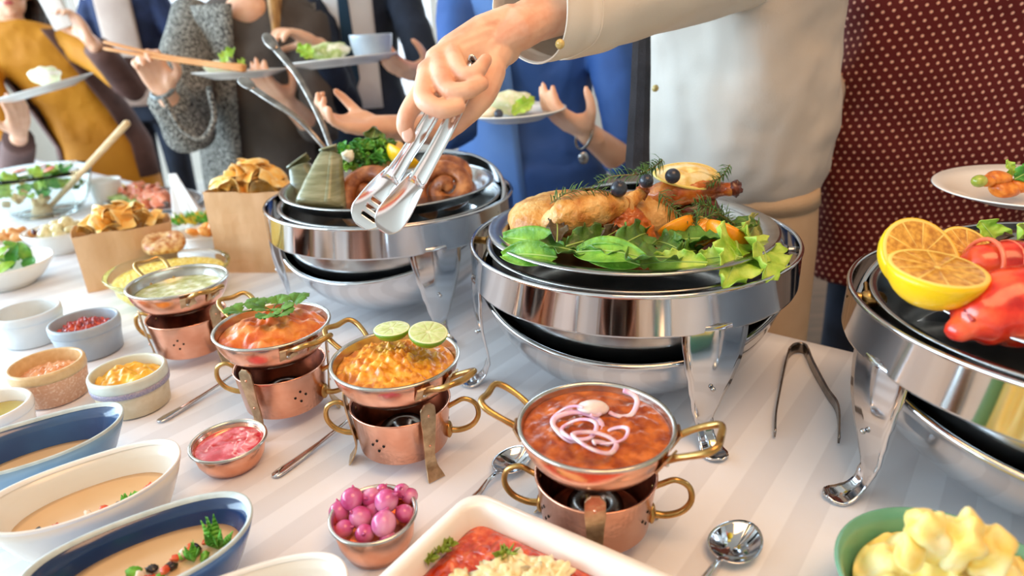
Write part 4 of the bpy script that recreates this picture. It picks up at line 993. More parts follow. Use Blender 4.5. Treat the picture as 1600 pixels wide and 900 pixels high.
# ---------------------------------------------------------------- left chafer: sausages, leaf parcels, greens
saus = mat('sausage_skin', '7A3E1C', 'C4824C', 45, rough=.42, coat=.2, bump=.8, bscale=220, c3='A06034', detail=7)
def coil(loc, zaxis, r0, r1, tr, turns, label, start=0, ell_=1.0):
    n_ = int(turns*26); fr = frame(zaxis, (1, 0, 0)); pts = []
    for i in range(n_+1):
        q = i/n_; a = start+q*turns*2*PI; rr = r0+(r1-r0)*q; pts.append(fr @ V((rr*math.cos(a), rr*math.sin(a)*ell_, .006*math.sin(a*1.3))))
    rd = [tr*(1+.05*math.sin(i*.7)) for i in range(n_+1)]; rd[-1] *= .7; rd[0] *= .7
    o = MB().tube(pts, rd, 16).build('coiled_sausage', saus, loc=loc, disp=(.01, .0016)); return tag(o, label, 'sausage', 'coiled sausages in the rear chafing dish')
coil(W(582, 305, 1.165), (-.15, -1, .55), .010, .060, .0165, 1.5, 'thick coiled sausage left of the tongs', 2.09)
coil(W(697, 296, 1.185), (.1, -1, .55), .006, .055, .0155, 1.5, 'thick coiled sausage right of the tongs', 1.05, .95)
coil(W(700, 278, 1.27), (.3, -1, .9), .018, .050, .015, 1.5, 'coiled sausage lying at the back right', 2.0)
leafp = mat('banana_leaf', '6A6A48', '9C9C7C', 14, rough=.3, coat=.4, bump=.5, bscale=60, stretch=(1, 1, 8), c3='82835F')
leafp2 = mat('dark_banana_leaf', '4A4A2C', '747452', 18, rough=.3, coat=.4, bump=.5, bscale=60, stretch=(1, 1, 6))
def parcel(base, top, w0, w1, label, m_, seed):
    base, top = V(base), V(top); t = thing('leaf_parcel', label, 'leaf parcel', base, 0, 'banana leaf parcels'); d = top-base; fr = frame(d); R = []
    for i in range(13):
        q = i/12; r_ = w0+(w1-w0)*q**1.3
        ring = []
        for j in range(20):
            a = 2*PI*j/20; c_, s_ = math.cos(a), math.sin(a); k = (abs(c_)**3+abs(s_)**3)**(-1/3)
            ring.append(d*q+fr @ V((c_*k*r_, s_*k*r_*.8, 0))*(1+.05*nz((c_, s_, q*4), 2, seed)))
        R.append(ring)
    MB().rings(R, True, True, True).build('wrapped_body', m_, t, sub=1)
    m = MB(); m.grid(lambda u, v: d*.98+fr @ V(((u-.5)*2.2*w1, (v-.5)*1.2*w1, .012*u+.006*math.sin(v*6))), 4, 6); m.build('folded_tip', m_, t, solid=.0015)
    m = MB(); m.grid(lambda u, v: d*(.05+.9*u)+fr @ V((0, 0, 0))+fr @ V((w0*1.03*(1-.45*u)*math.cos(-1.2+v*1.4), w0*.84*(1-.45*u)*math.sin(-1.2+v*1.4), 0))*1.02, 10, 6); m.build('overlapping_fold', m_, t, solid=.0012)
    return t
parcel(W(500, 328, 1.14), W(513, 238, 1.16), .043, .013, 'grey green leaf parcel, the taller one standing in front', leafp, 1)
bpy.context.view_layer.update()
parcel(W(490, 318, 1.24), W(468, 258, 1.24), .036, .020, 'darker leaf parcel behind the tall one at the left', leafp2, 2)
gm = leafmat('kale_leaf', '2F7A1E', '56A83A')
for k, (px, py, px2, py2, m_, l) in enumerate(((560, 262, 535, 222, gm, 'curly green leaf leaning left above the sausages'), (565, 260, 560, 215, gm, 'upright curly green leaf above the sausages'), (575, 262, 588, 198, leafmat('olive_leaf', '4A5420', '6A7430'), 'tall olive brown leaf above the sausages'), (580, 262, 602, 210, dlett, 'dark leaf beside the lemon wedge'), (560, 262, 548, 240, lett, 'pale green leaf low above the sausages'), (570, 262, 575, 225, gm, 'ruffled green leaf in the middle of the greens'))):
    leaf('garnish_leaf', l, W(px, py, 1.24), W(px2, py2, 1.22), .026, m_, ruff=.007, freq=16, curl=.12, up=(.1*k-.3, -1, .2), seed=k, group='greens above the sausages')
r = random.Random(77)
for k in range(15):
    px, py = 538+5.2*k+r.uniform(-4, 4), 246+r.uniform(-14, 8); a_ = r.uniform(-.9, .9)
    leaf('parsley_leaf', 'small curly parsley leaf behind the sausage coils', W(px, py, 1.205+.02*r.random()), W(px+16*math.sin(a_), py-18*math.cos(a_), 1.19+.02*r.random()), .016, [gm, bright_herb, spin, gm, dlett][k % 5], ruff=.006, freq=18, curl=.15, up=(.4*a_, -1, .3), seed=k+50, group='parsley behind the sausages', nu=16, nv=8, rib=False)
tag(MB().ell((0, 0, 0), (.012, .009, .010), 16, 10, nz=.4, nsc=90).build('popcorn_floret', mat('pale_floret', 'E8E2C0', 'F6F2DC', 60, rough=.5), loc=W(545, 243, 1.19)), 'small pale floret among the greens behind the sausages', 'vegetable')
half_citrus('lemon_wedge', W(632, 240, 1.20), .034, .026, (.5, .3, .7), 'yellow lemon half behind the sausage coils', lemon, 'lemon')
o = MB().ell((0, 0, 0), (.035, .026, .028), 24, 14, nz=.2, nsc=30).build('roast_potato', mat('roast_potato', 'D89A3C', 'F0C878', 30, rough=.4, coat=.3), loc=W(612, 243, 1.25)); tag(o, 'golden roast potato beside the lemon half', 'potato')

# ---------------------------------------------------------------- right chafer: lemons, lobster, lettuce
half_citrus('lemon_half', W(1440, 398, .640), .0400, .034, (.10, -.62, .55), 'upright charred lemon half facing the viewer', lemon, 'lemon', 'lemon halves by the lobster', spin=1)
half_citrus('lemon_half', W(1465, 418, .585), .0405, .038, (.05, -.10, 1), 'lemon half lying in front with its charred cut side up', lemon, 'lemon', 'lemon halves by the lobster')
half_citrus('lemon_half', W(1512, 392, .68), .030, .026, (.1, -.7, .8), 'lemon half behind, partly hidden by the red claw', lemon, 'lemon', 'lemon halves by the lobster')
lob = mat('lobster_shell', 'AE1408', 'EC5A30', 40, rough=.25, coat=.6, bump=.3, bscale=70, c3='DA3018', detail=5)
lob_d = mat('dark_lobster_shell', '7A1410', 'C02018', 18, rough=.3, coat=.5, bump=.4, bscale=70)
lb = W(1560, 450, .62); t = thing('lobster', 'bright red cooked lobster on the right platter', 'lobster', lb)
def lw(px, py, d): return W(px, py, d)-lb
m = MB(); m.tube([lw(1500, 515, .575), lw(1530, 497, .575), lw(1580, 480, .58), lw(1650, 478, .59), lw(1720, 490, .60)], [.012, .026, .036, .036, .022], 24, smooth=6); m.build('claw', lob, t, disp=(.02, .004))
m = MB(); m.tube([lw(1500, 418, .66), lw(1530, 415, .655), lw(1580, 418, .65), lw(1640, 428, .65), lw(1700, 440, .65)], [.010, .021, .027, .028, .020], 24, smooth=6); m.build('tail', lob, t, disp=(.02, .003))
for k in range(4):
    x = 1532+k*32
    m = MB(); c_ = lw(x, 417+k*4, .652); m.tube([c_+V((0, math.cos(a)*.0275, math.sin(a)*.0275))+V((.006*math.sin(a), 0, 0)) for a in [PI*i/12 for i in range(13)]], .0022, 8); m.build('tail_segment_ridge', mat('pale_red_shell', 'F07A58', rough=.3, coat=.5), t)
m = MB(); m.tube([lw(1535, 455, .615), lw(1570, 447, .61), lw(1640, 440, .61), lw(1700, 445, .61)], [.010, .016, .020, .018], 20, smooth=6); m.build('carapace', lob_d, t, disp=(.02, .003))
m = MB()
for k in range(3): m.tube([lw(1520+k*20, 450+k*6, .60), lw(1505+k*22, 470+k*8, .575), lw(1520+k*26, 500+k*5, .56)], [.004, .004, .002], 8, smooth=4)
m.build('legs', lob_d, t)
GR = 'leaves behind the lobster'
for k, (a, b_, w_, m_, l) in enumerate(((W(1560, 395, .74), W(1530, 345, .74), .020, lett, 'round light green lettuce leaf left of the dark leaves'), (W(1530, 385, .74), W(1495, 368, .73), .012, lett, 'small green lettuce leaf just right of the lemons'), (W(1600, 392, .72), W(1590, 350, .70), .026, lett, 'frilly light green lettuce leaf at the right edge'),
        (W(1555, 395, .72), W(1545, 378, .70), .022, redl, 'purple brown leaf behind the lemon half'), (W(1600, 400, .71), W(1570, 385, .69), .018, mat('purple_leaf', '2E1C22', '4A2E34', 30, rough=.35, coat=.3), 'dark purple leaf above the red claw'))):
    leaf('lettuce_leaf', l, a, b_, w_, m_, ruff=.004, freq=14, curl=.1, up=(.1, -1, .3), seed=k*2, group=GR)

# ---------------------------------------------------------------- salad bowl, leaf bowl, salmon
sb = V((-1.45, 2.03, T+.001)); r = random.Random(8)
for k in range(34):
    q = (k+.5)/34; a = k*2.4; rr = .115*math.sqrt(q); z = .045+.075*(1-q*.5)*(.4+.6*r.random())+(.03 if k > 10 and k % 3 == 0 else 0)
    b_ = sb+V((rr*math.cos(a)*.9, rr*math.sin(a)*.9, z)); a2 = r.random()*6.28
    m_ = [lett, gm, spin, lett, dlett][k % 5]
    leaf('salad_leaf', 'mixed green salad leaf in the clear glass salad bowl', b_, b_+V((.04*math.cos(a2), .04*math.sin(a2), .02)), .022, m_, ruff=.006, freq=12, curl=.15, up=(.2, -.6, 1), seed=k, group='leaves in the glass salad bowl', nu=14, nv=8, rib=False)
chunks('tomato_slice', 'pale red tomato slice on the salad', 'tomato', 'tomatoes on the glass bowl salad', [sb+V((-.05+.045*k, .02*(k % 2), .138)) for k in range(3)], .024, mat('tomato_slice', 'E05A3C', 'F4A488', 50, rough=.25, coat=.5), 3, 'slice')
chunks('radish_slice', 'white radish slice on the salad', 'radish', 'radishes on the glass bowl salad', [sb+V((.0, -.04, .135)), sb+V((.07, .05, .140))], .026, mat('radish', 'F4F0EA', 'FBF8F4', 50, rough=.3), 3, 'slice')
chunks('bread_cube', 'toasted bread chunk in the glass salad bowl', 'bread', 'bread in the glass salad bowl', [sb+V((-.07+.03*k, -.07+.01*(k % 2), .05+.014*(k % 3))) for k in range(5)], .020, mat('toast', 'C8985A', 'E8CC9A', 50, rough=.7), 3, 'cube')
ws = thing('wooden_spoon', 'pale wooden salad spoon standing in the glass bowl', 'spoon', sb+V((.02, -.03, .02)))
spm = mat('pale_wood', 'D8B07C', 'E6C698', 6, rough=.5, stretch=(1, 1, 12))
hd = W(198, 193, 1.95)-ws.location; 
MB().tube([V((0, 0, 0)), hd*.3, hd], [.007, .0085, .0105], 12).build('handle', spm, ws)
MB().ell((-.01, -.01, -.004), (.028, .02, .034), 20, 12, frame(hd)).build('spoon_head', spm, ws)
lb_ = V((-1.124, 1.38, T+.001))
for k in range(15):
    a = k*2.4; q = (k+.5)/15; b_ = lb_+V((.07*math.sqrt(q)*math.cos(a), .07*math.sqrt(q)*math.sin(a), .035+.018*(1-q))); a2 = a+1.9
    leaf('salad_leaf', 'dark green baby leaf in the wide white bowl', b_, b_+V((.045*math.cos(a2), .03*math.sin(a2), .022*(k % 3))), .015, [spin, gm, lett, spin][k % 4], ruff=.001, freq=8, curl=.15, up=(.2, -.5, 1), seed=k, group='leaves in the wide white bowl', nu=12, nv=8, rib=False)
sx_, sy_ = V((math.cos(SALM_A), math.sin(SALM_A), 0)), V((-math.sin(SALM_A), math.cos(SALM_A), 0)); s0 = V((SALM_C.x, SALM_C.y, T+.018))
chunks('salmon_slice', 'folded pink smoked salmon slice on the oval platter', 'salmon', 'salmon on the oval platter', [s0+sx_*(-.10+.035*(k % 7))+sy_*(-.03+.04*(k//7))+V((0, 0, .010)) for k in range(12)], .030, mat('salmon', 'EE7A50', 'F9B090', 40, rough=.3, coat=.4, stretch=(1, 6, 1)), 3, 'fold')
chunks('cucumber_slice', 'green cucumber slice at the front of the oval platter', 'cucumber', 'cucumber on the oval platter', [s0+sx_*(-.10+.03*k)-sy_*(.075-.006*k)+V((0, 0, .005)) for k in range(6)], .019, mat('cucumber', 'BFD88A', '8FB85A', 50, rough=.3, coat=.3), 5, 'slice')
chunks('mushroom_piece', 'yellow and brown roast vegetable on the oval platter', 'vegetable', 'roast vegetables on the oval platter', [s0-sx_*(.17-.016*k)+sy_*(-.02+.02*(k % 3))+V((0, 0, .012)) for k in range(6)], .019, [mat('yellow_veg', 'E8B02A', 'F2C850', 50, rough=.3, coat=.3), mat('brown_veg', '8A5028', 'B0703A', 50, rough=.3, coat=.3)], 5)
fe = P(255, 347, .015)
chunks('cheese_cube', 'white cheese chunk in front of the oval platter', 'cheese', 'cheese chunks in front of the platter', [fe+V((-.06+.028*k, .02*(k % 2)-.02, .002+.016*(k % 3 == 1))) for k in range(7)], .017, mat('white_cheese', 'F5F1E6', 'FBF8F0', 30, rough=.5), 6, 'cube')
tag(MB().lathe([(.0005, 0), (.085, 0), (.11, .008), (.108, .010), (.083, .003), (.0005, .003)], 48).build('cheese_plate', plate_m, loc=(fe.x, fe.y-.01, T+.001)), 'white plate under the cheese chunks and yellow flowers', 'plate')
fl = P(305, 352, .02)
for k in range(7): herb_sprig('flower_sprig', fl+V((-.045+.015*k, .01*(k % 3), 0)), .040, 'green sprig with yellow flowers beside the big bag', [bright_herb, mat('yellow_petals', 'E8BE2A', 'F4D85A', 60, rough=.5)][k % 2], 16, 1.0, 60+k, group='sprigs beside the big bag', lw=.006)
npk = P(300, 330, .0); t = thing('folded_napkin', 'bright white folded napkin standing by the far edge', 'napkin', (npk.x, npk.y-.04, T+.001))
m = MB(); m.grid(lambda u, v: V(((u-.5)*.085*(1-v*.75)-.012*v, .02*math.cos((u-.5)*3)*(1-v), .125*v+.0)), 10, 12); m.build('front_fold', mat('napkin_white', 'FBFBFA', rough=.7), t, solid=.002)
m = MB(); m.grid(lambda u, v: V(((u-.5)*.080*(1-v*.7)-.010*v, -.02*math.cos((u-.5)*3)*(1-v)+.03*(1-v), .105*v)), 10, 12); m.build('back_fold', mat('napkin_white', 'FBFBFA'), t, solid=.002)
# ---------------------------------------------------------------- people
skin_m = mat('skin', 'E0A582', 'EDBB9A', 14, rough=.45, sss=.15, bump=.12, bscale=180)
skin_w = mat('fair_skin', 'E0A080', 'F0C2A2', 30, rough=.42, sss=.06, bump=.22, bscale=150, c3='EAB696')
nail_m = mat('nail', 'F0C4B0', rough=.25, coat=.4)
eye_m = mat('eye_white', 'F2EEE8', rough=.2); iris_m = mat('iris', '4A3324', rough=.15); lips_m = mat('lips', 'C4585A', rough=.35)

def hand(mb, wrist, fdir, pn, side=1, curls=(.5, .5, .5, .5), thumb=.5, s=1.0, spread=.06):
    x = V(fdir).normalized(); z = V(pn); z = (z-x*z.dot(x)).normalized(); y = z.cross(x)*side; w_ = V(wrist)
    def Q(a, b, c): return w_+(x*a+y*b+z*c)*s
    mb.tube([Q(-.03, 0, 0), Q(0, 0, 0), Q(.02, 0, 0)], [.027*s, .026*s, .027*s], 14, flat=.72, up=z)
    for i, b in enumerate((-.030, -.010, .010, .028)):
        mb.tube([Q(0, b*.5, 0), Q(.045, b*.85, -.002), Q(.088-.004*abs(i-1), b, 0)], [.015*s, .0155*s, .0125*s], 10)
    mb.tube([Q(.005, -.012, .006), Q(.03, -.028, .010), Q(.055, -.034, .008)], [.016*s, .018*s, .012*s], 10)
    for i, (b, L_) in enumerate(((-.030, .074), (-.010, .082), (.010, .076), (.029, .060))):
        p = Q(.088-.004*abs(i-1), b, 0); a = 0; pts = [p]; d0 = (x+y*(i-1.5)*spread).normalized()
        for sg, f_ in ((.45, .55), (.30, 1.0), (.25, .7)):
            a += curls[i]*f_; p = p+(d0*math.cos(a)+z*math.sin(a))*L_*sg*s; pts.append(p)
        mb.tube(pts, [.0102*s, .0095*s, .0088*s, .0070*s], 10, smooth=3)
    b0_ = Q(.028, -.034, .006); d = (x*.62-y*.70+z*(.25+.4*thumb)).normalized(); p1 = b0_+d*.034*s; d2_ = (x*.85-y*.25+z*(.3+.6*thumb)).normalized(); p2 = p1+d2_*.030*s; p3 = p2+(x*.9+y*.1+z*(.2+.6*thumb)).normalized()*.022*s
    mb.tube([b0_, p1, p2, p3], [.0135*s, .0120*s, .0105*s, .0080*s], 10, smooth=3)

TORSO = [(.50, .165, .120), (.55, .160, .118), (.61, .142, .105), (.67, .152, .112), (.73, .172, .122), (.78, .184, .112), (.81, .180, .095), (.828, .130, .080), (.842, .070, .065)]
def figure(label, base, face, H, shirt_m, bottom_m, arms, lean=(0, 0), wide=1.0, deep=1.0, hair_m=None, hair='short', head=(0, 0, 0), top=None, skirt=False,
           body_m=None, vox=.006, sleeve_end=.92, hem=.50, sleeve_r=1.0, extra=None, shirt_name='shirt', disp=(.09, .022), torso=None, facedir=None, hand_s=1.0, uvless=False, skip_sleeve=(), pup=False, hair_side=0, headat=None, chest=False, smt_=2):
    body_m = body_m or skin_m
    t = thing('person', label, 'person', (base[0], base[1], 0)); B0 = V((base[0], base[1], 0))
    f = V((face[0], face[1], 0)).normalized(); sd = V((-f.y, f.x, 0))     # sd: the figure's left
    Ln = V((lean[0], lean[1], 0))
    def off(z): k = max(0, (z/H-.50)/.32); return Ln*k**1.2
    def ring(z, hw, hd, n=28, pw=2.4):
        o = []
        for j in range(n):
            a = 2*PI*j/n; c_, s_ = math.cos(a), math.sin(a); k = (abs(c_)**pw+abs(s_)**pw)**(-1/pw)
            o.append(off(z)+V((0, 0, z))+sd*hw*k*c_+f*hd*k*s_)
        return o
    TR = torso or TORSO
    b = MB(); b.rings([ring(z*H, hw*wide*.86, hd*deep*.86) for z, hw, hd in TR], True, True, True)
    top_c = off(.83*H)+V((0, 0, .83*H)); hc = top_c+V((0, 0, .105*H*.95))+f*.025+V(head)
    if headat: hc = V(headat)-B0
    b.tube([top_c-V((0, 0, .03)), top_c.lerp(hc, .35), top_c.lerp(hc, .7)], [.062, .052, .052], 16)
    hf = V((facedir[0], facedir[1], 0)).normalized() if facedir else f; hs = V((-hf.y, hf.x, 0)); tl_ = V((0, 0, 1))
    if chest: b.ell(top_c+f*.045-V((0, 0, .045)), (.085, .070, .055), 20, 14)
    HM = Matrix((hs, hf, tl_)).transposed()
    b.ell(hc+V((0, 0, .02)), (.075, .092, .095), 24, 16, HM); b.ell(hc+hf*.022-V((0, 0, .045)), (.056, .060, .060), 20, 14, HM)
    b.ell(hc+hf*.070-V((0, 0, .088)), (.022, .016, .015), 12, 8, HM)                       # chin
    b.tube([hc+hf*.088+V((0, 0, .012)), hc+hf*.104-V((0, 0, .020)), hc+hf*.094-V((0, 0, .028))], [.009, .013, .012], 10)   # nose
    b.ell(hc+hf*.082-V((0, 0, .050)), (.024, .010, .012), 12, 8, HM)
    for s_ in (-1, 1):
        b.ell(hc+hs*s_*.074-V((0, 0, .008)), (.009, .018, .030), 10, 8, HM); b.ell(hc+hf*.072+hs*s_*.045-V((0, 0, .020)), (.022, .018, .020), 10, 8, HM)
        b.tube([hc+hf*.084+hs*s_*.012+V((0, 0, .024)), hc+hf*.080+hs*s_*.045+V((0, 0, .026))], .008, 8)
    # legs
    for s_ in (-1, 1):
        b.tube([sd*s_*.085+V((0, 0, .50*H)), sd*s_*.09+V((0, 0, .28*H))+f*.01, sd*s_*.09+V((0, 0, .05*H))], [.078, .052, .036], 14, smooth=4)
        b.tube([sd*s_*.09+V((0, 0, .04)), sd*s_*.09+f*.07+V((0, 0, .03)), sd*s_*.095+f*.15+V((0, 0, .022))], [.036, .034, .024], 12)
    cl_ = MB(); cl_.rings([ring(z*H, hw*wide, hd*deep) for z, hw, hd in TR if z >= hem-.001], True, True, True)
    if shirt_name == 'tunic': cl_.rings([ring(z*H, hw*wide, hd*deep) for z, hw, hd in ((.36, .21, .15), (.44, .19, .14), (.52, .175, .128))], True, True, True)
    for i, A in enumerate(arms):
        s_ = A['s']; sh = off(.80*H)+V((0, 0, .795*H))+sd*s_*.165*wide; el = V(A['e'])-B0; wr = V(A['w'])-B0
        b.tube([sh-sd*s_*.03-V((0, 0, .03)), sh.lerp(el, .5), el, el.lerp(wr, .35), wr], [.046, .043, .036, .037, .026*hand_s], 16)
        if 'custom' in A: A['custom'](b, B0)
        else: hand(b, wr, A['d'], A['n'], A.get('hs', 1), A.get('c', (.5,)*4), A.get('t', .5), hand_s)
        if i in skip_sleeve: continue
        en = A.get('end', sleeve_end)
        m1 = el.lerp(wr, en)
        cl_.tube([sh+V((0, 0, -.005)), sh.lerp(el, .5), el, el.lerp(wr, en*.5), m1], [.066*sleeve_r, .060*sleeve_r, .052*sleeve_r, .048*sleeve_r, .042*sleeve_r], 16, round_caps=False)
    bo = b.build('body', body_m, t, remesh=vox, smt=smt_)
    so = cl_.build(shirt_name, shirt_m, t, remesh=.011, smt=3, disp=disp)
    for s_ in (-1, 1):
        e = MB().ell(hc+hf*.0765+hs*s_*.031+V((0, 0, .008)), .0115, 14, 10).build('eye', eye_m, t)
        MB().ell(hc+hf*.0855+hs*s_*.031+V((0, 0, .008)), (.0055, .0055, .0055), 10, 8).build('iris', iris_m, e)
    MB().ell(hc+hf*.089-V((0, 0, .050)), (.020, .009, .0075), 14, 8, HM).build('lips', lips_m, t)
    bt = MB()
    if skirt: bt.rings([ring(z*H, hw*wide, hd*deep) for z, hw, hd in ((.22, .19, .15), (.36, .185, .145), (.50, .172, .125), (.56, .158, .116))], True, True, True)
    else:
        bt.rings([ring(z*H, hw*wide, hd*deep) for z, hw, hd in ((.45, .160, .118), (.50, .168, .122), (.56, .158, .114))], True, True, True)
        for s_ in (-1, 1): bt.tube([sd*s_*.088+V((0, 0, .49*H)), sd*s_*.092+V((0, 0, .28*H)), sd*s_*.092+V((0, 0, .055*H))], [.088, .068, .056], 16, smooth=3, round_caps=False)
    bt.build('skirt' if skirt else 'trousers', bottom_m, t, remesh=.014, smt=3)
    for s_ in (-1, 1):
        MB().tube([sd*s_*.09-f*.03+V((0, 0, .040)), sd*s_*.09+f*.07+V((0, 0, .038)), sd*s_*.095+f*.17+V((0, 0, .030))], [.044, .042, .030], 14).build('shoe', mat('shoe_leather', '2A221E', rough=.4), t)
    if hair_m:
        h = MB(); h.ell(hc-hf*.014+V((0, 0, .036)), (.086, .098, .092), 26, 18, HM, nz=.06, nsc=30)
        if hair == 'long':
            r = random.Random(int(H*100))
            for k in range(26):
                a = PI*(.08+.84*k/25); e = hs*math.cos(a)*.075-hf*math.sin(a)*.07
                if hair_side and math.cos(a)*hair_side < -.2: continue
                p0 = hc+e+V((0, 0, .05)); q = V((r.uniform(-.02, .02), r.uniform(-.02, .02), 0)); fw = hf*(.05+.09*abs(math.cos(a))) if k % 2 == 0 and abs(math.cos(a)) > .6 else V((0, 0, 0))
                h.tube([p0, p0+e*.35-V((0, 0, .10)), p0+e*.5+q-V((0, 0, .20))+fw*.6, p0+e*.45+q-V((0, 0, .30+.05*r.random()))+fw], [.020, .022, .020, .007], 8, smooth=4)
        h.build('hair', hair_m, t)
    if extra: extra(t, B0, f, sd, off, H, hc)
    return t

def fabric(name, c1, c2, sc=8, **k):
    k.setdefault('rough', .85); k.setdefault('bump', .4); k.setdefault('bscale', 300); return mat(name, c1, c2, sc, **k)
denim = fabric('dark_denim', '141A26', '222C3E'); black_cl = fabric('black_cloth', '17161A', '222127'); navy_cl = fabric('navy_cloth', '1C2540', '28345A')

# ---- the waiter
shirt_w = fabric('white_shirt_cotton', 'BDB4A9', 'C8C0B6', 5, rough=.75, bump=.15)
apron_m = fabric('beige_apron_canvas', 'B89B7C', 'C6AB8C', 6)
WB = (.455, 1.33); WF = V((-.86, -.50, 0)).normalized()
wr_p = W(838, 28, .745); el_p = W(1120, -62, .97)
def knuckles(b, B0):
    def J(px, py, d): return W(px, py, d)-B0
    wr = J(838, 28, .745)
    mc = [J(701, 76, .715), J(683, 92, .705), J(670, 112, .698), J(664, 138, .697)]          # pinky, ring, middle, index knuckles
    b.tube([J(880, 14, .765), wr, J(806, 46, .735), J(780, 62, .73)], [.031, .029, .029, .022], 18, flat=.85)
    for k, m_ in enumerate(mc):
        s_ = J(800-4*k, 34+14*k, .735+.002*k)
        b.tube([s_, s_.lerp(m_, .5)+V((0, .002, .003)), m_], [.0195, .0178, .0135], 12)
    b.tube([J(790, 58, .735), J(772, 92, .728), J(756, 118, .722)], [.018, .018, .015], 14)
    b.tube([J(768, 75, .728), J(735, 100, .722)], [.018, .017], 12)
    fg = [([(703, 74, .715), (712, 98, .688), (724, 118, .674), (744, 113, .672), (759, 94, .680)], [.0112, .0100, .0100, .0086, .0070]),
          ([(684, 92, .705), (690, 120, .676), (702, 142, .662), (730, 141, .660), (753, 131, .668)], [.0115, .0103, .0103, .0092, .0075]),
          ([(669, 113, .698), (663, 136, .676), (664, 157, .660), (690, 171, .654), (716, 167, .658)], [.0118, .0106, .0106, .0096, .0078]),
          ([(663, 140, .700), (647, 162, .692), (636, 180, .690), (633, 198, .694), (639, 213, .700)], [.0125, .0110, .0100, .0094, .0078]),
          ([(768, 110, .722), (757, 142, .715), (738, 168, .708), (715, 190, .704), (698, 209, .704)], [.0165, .0150, .0132, .0122, .0088])]
    for pts, rd in fg: b.tube([J(*p) for p in pts], rd, 14, smooth=5)
def waiter_extra(t, B0, f, sd, off, H, hc):
    # sleeve: open cotton cuff and forearm, hand pokes out of it
    def J(px, py, d): return W(px, py, d)-B0
    ax = [(J(829, 14, .742), .0575), (J(848, 12, .755), .0600), (J(872, 6, .775), .0625), (J(920, 3, .81), .065), (J(990, -19, .86), .0675), (J(1060, -38, .92), .071), (J(1125, -62, .975), .074), (J(1185, -78, 1.03), .078)]
    pts, rd = spline([a for a, _ in ax], 6, [r_ for _, r_ in ax]); R = []; n_ = 56
    for i, p in enumerate(pts):
        tg_ = (pts[min(i+1, len(pts)-1)]-pts[max(i-1, 0)]).normalized(); fr = frame(tg_, (0, 0, 1)); ring = []
        for j in range(n_):
            a = 2*PI*j/n_; w_ = 1+.05*math.sin(3*a+i*.12)+(.10*nz((math.cos(a), math.sin(a), i*.11), 1.6) if i > 8 else .02*math.sin(2*a))
            ring.append(p+fr @ V((math.cos(a), math.sin(a), 0))*rd[i]*w_)
        R.append(ring)
    sl = MB().rings(R, True).build('sleeve', shirt_s, t, solid=.0016, sub=1)
    for i, (dr, z_) in enumerate(((0, 1.0), (12, 1.0))):     # cuff edge seams
        MB().tube([q+(q-pts[dr]).normalized()*.0009 for q in R[dr+0]], .0012, 6, close=True).build('cuff_seam', shirt_s, sl)
    # placket flap along the lower side of the sleeve
    for (px, py, d) in ((875, 69, .7165), (991, 47, .818)):
        c = J(px, py, d); m = MB().tube([V((0, 0, -.0012)), V((0, 0, .0012))], .0052, 18)
        m.xf(Matrix.Translation(c) @ frame(-FWD).to_4x4()).build('button', mat('yellow_button', 'DCC27A', 'C8A95C', 200, rough=.3, coat=.5), sl)
    # hanging tie
    m = MB(); R = []
    tp = [(1004, -60, 1.10), (1003, 40, 1.10), (1001, 130, 1.11), (998, 200, 1.115), (996, 258, 1.12), (996, 268, 1.12)]
    sp_, wd = spline([J(*p) for p in tp], 5, [.013, .015, .017, .019, .021, .006])
    for p, h in zip(sp_, wd): R.append([p+RIGHT*h*a+FWD*c_ for a, c_ in ((-1, 0), (-.4, -.003), (.4, -.003), (1, 0), (.4, .003), (-.4, .003))])
    m.rings(R, True, True, True).build('necktie', fabric('charcoal_tie', '25242A', '35333A', 30, rough=.6), t, smooth=False)
    for (px, py, d) in ((1024, 138, 1.135),):
        MB().tube([V((0, 0, -.0012)), V((0, 0, .0012))], .006, 16).xf(Matrix.Translation(J(px, py, d)) @ frame(-FWD).to_4x4()).build('button', mat('yellow_button', 'DCC27A'), t)
    # apron wrapped round the hips
    def ring(z, hw, hd, n=48):
        return [off(z)+V((0, 0, z))+sd*hw*math.cos(2*PI*j/n)*(1+.02*math.sin(9*2*PI*j/n)*(1-z))+f*hd*math.sin(2*PI*j/n)*(1+.02*math.sin(7*2*PI*j/n)*(1-z)) for j in range(n)]
    MB().rings([ring(z, hw, hd) for z, hw, hd in ((.42, .200, .170), (.55, .195, .168), (.70, .192, .165), (.82, .190, .160), (.90, .184, .152), (.935, .178, .146))], True).build('apron', apron_m, t, solid=.003)
    MB().rings([ring(z, hw, hd) for z, hw, hd in ((.90, .187, .155), (.935, .182, .150))], True).build('apron_waistband', apron_m, t, solid=.004)
    for (a_, b_, q) in (((640, 215, .693), (636, 202, .6835), 0),):
        pass
    nl = MB(); c = J(637, 210, .6885); nl.ell(c, (.0060, .0016, .0085), 14, 10, frame(UP, RIGHT)); nl.build('nail', nail_m, t)
shirt_s = fabric('sleeve_cotton', 'DED4C4', 'E8E0D2', 6, rough=.75, bump=.12)
WT = [(.50, .150, .125), (.515, .175, .155), (.54, .185, .172), (.58, .188, .172), (.64, .182, .160), (.70, .180, .150), (.76, .185, .140), (.80, .180, .115), (.828, .130, .085), (.842, .070, .065)]
figure('waiter in a white shirt, black tie and beige apron reaching over with tongs', WB, WF, 1.80, shirt_w, black_cl,
       [dict(s=1, e=el_p, w=wr_p, custom=knuckles), dict(s=-1, e=W(1285, 150, 1.46), w=W(1230, 320, 1.55), d=(-.3, .2, -1), n=(-.5, .3, -.8))],
       lean=(-.05, -.09), hair_m=mat('brown_hair', '3A261A', '553A28', 60, rough=.6), body_m=skin_w, vox=.0021, smt_=1, extra=waiter_extra, torso=WT, skip_sleeve=(0,), disp=(.14, .035), hem=.50)

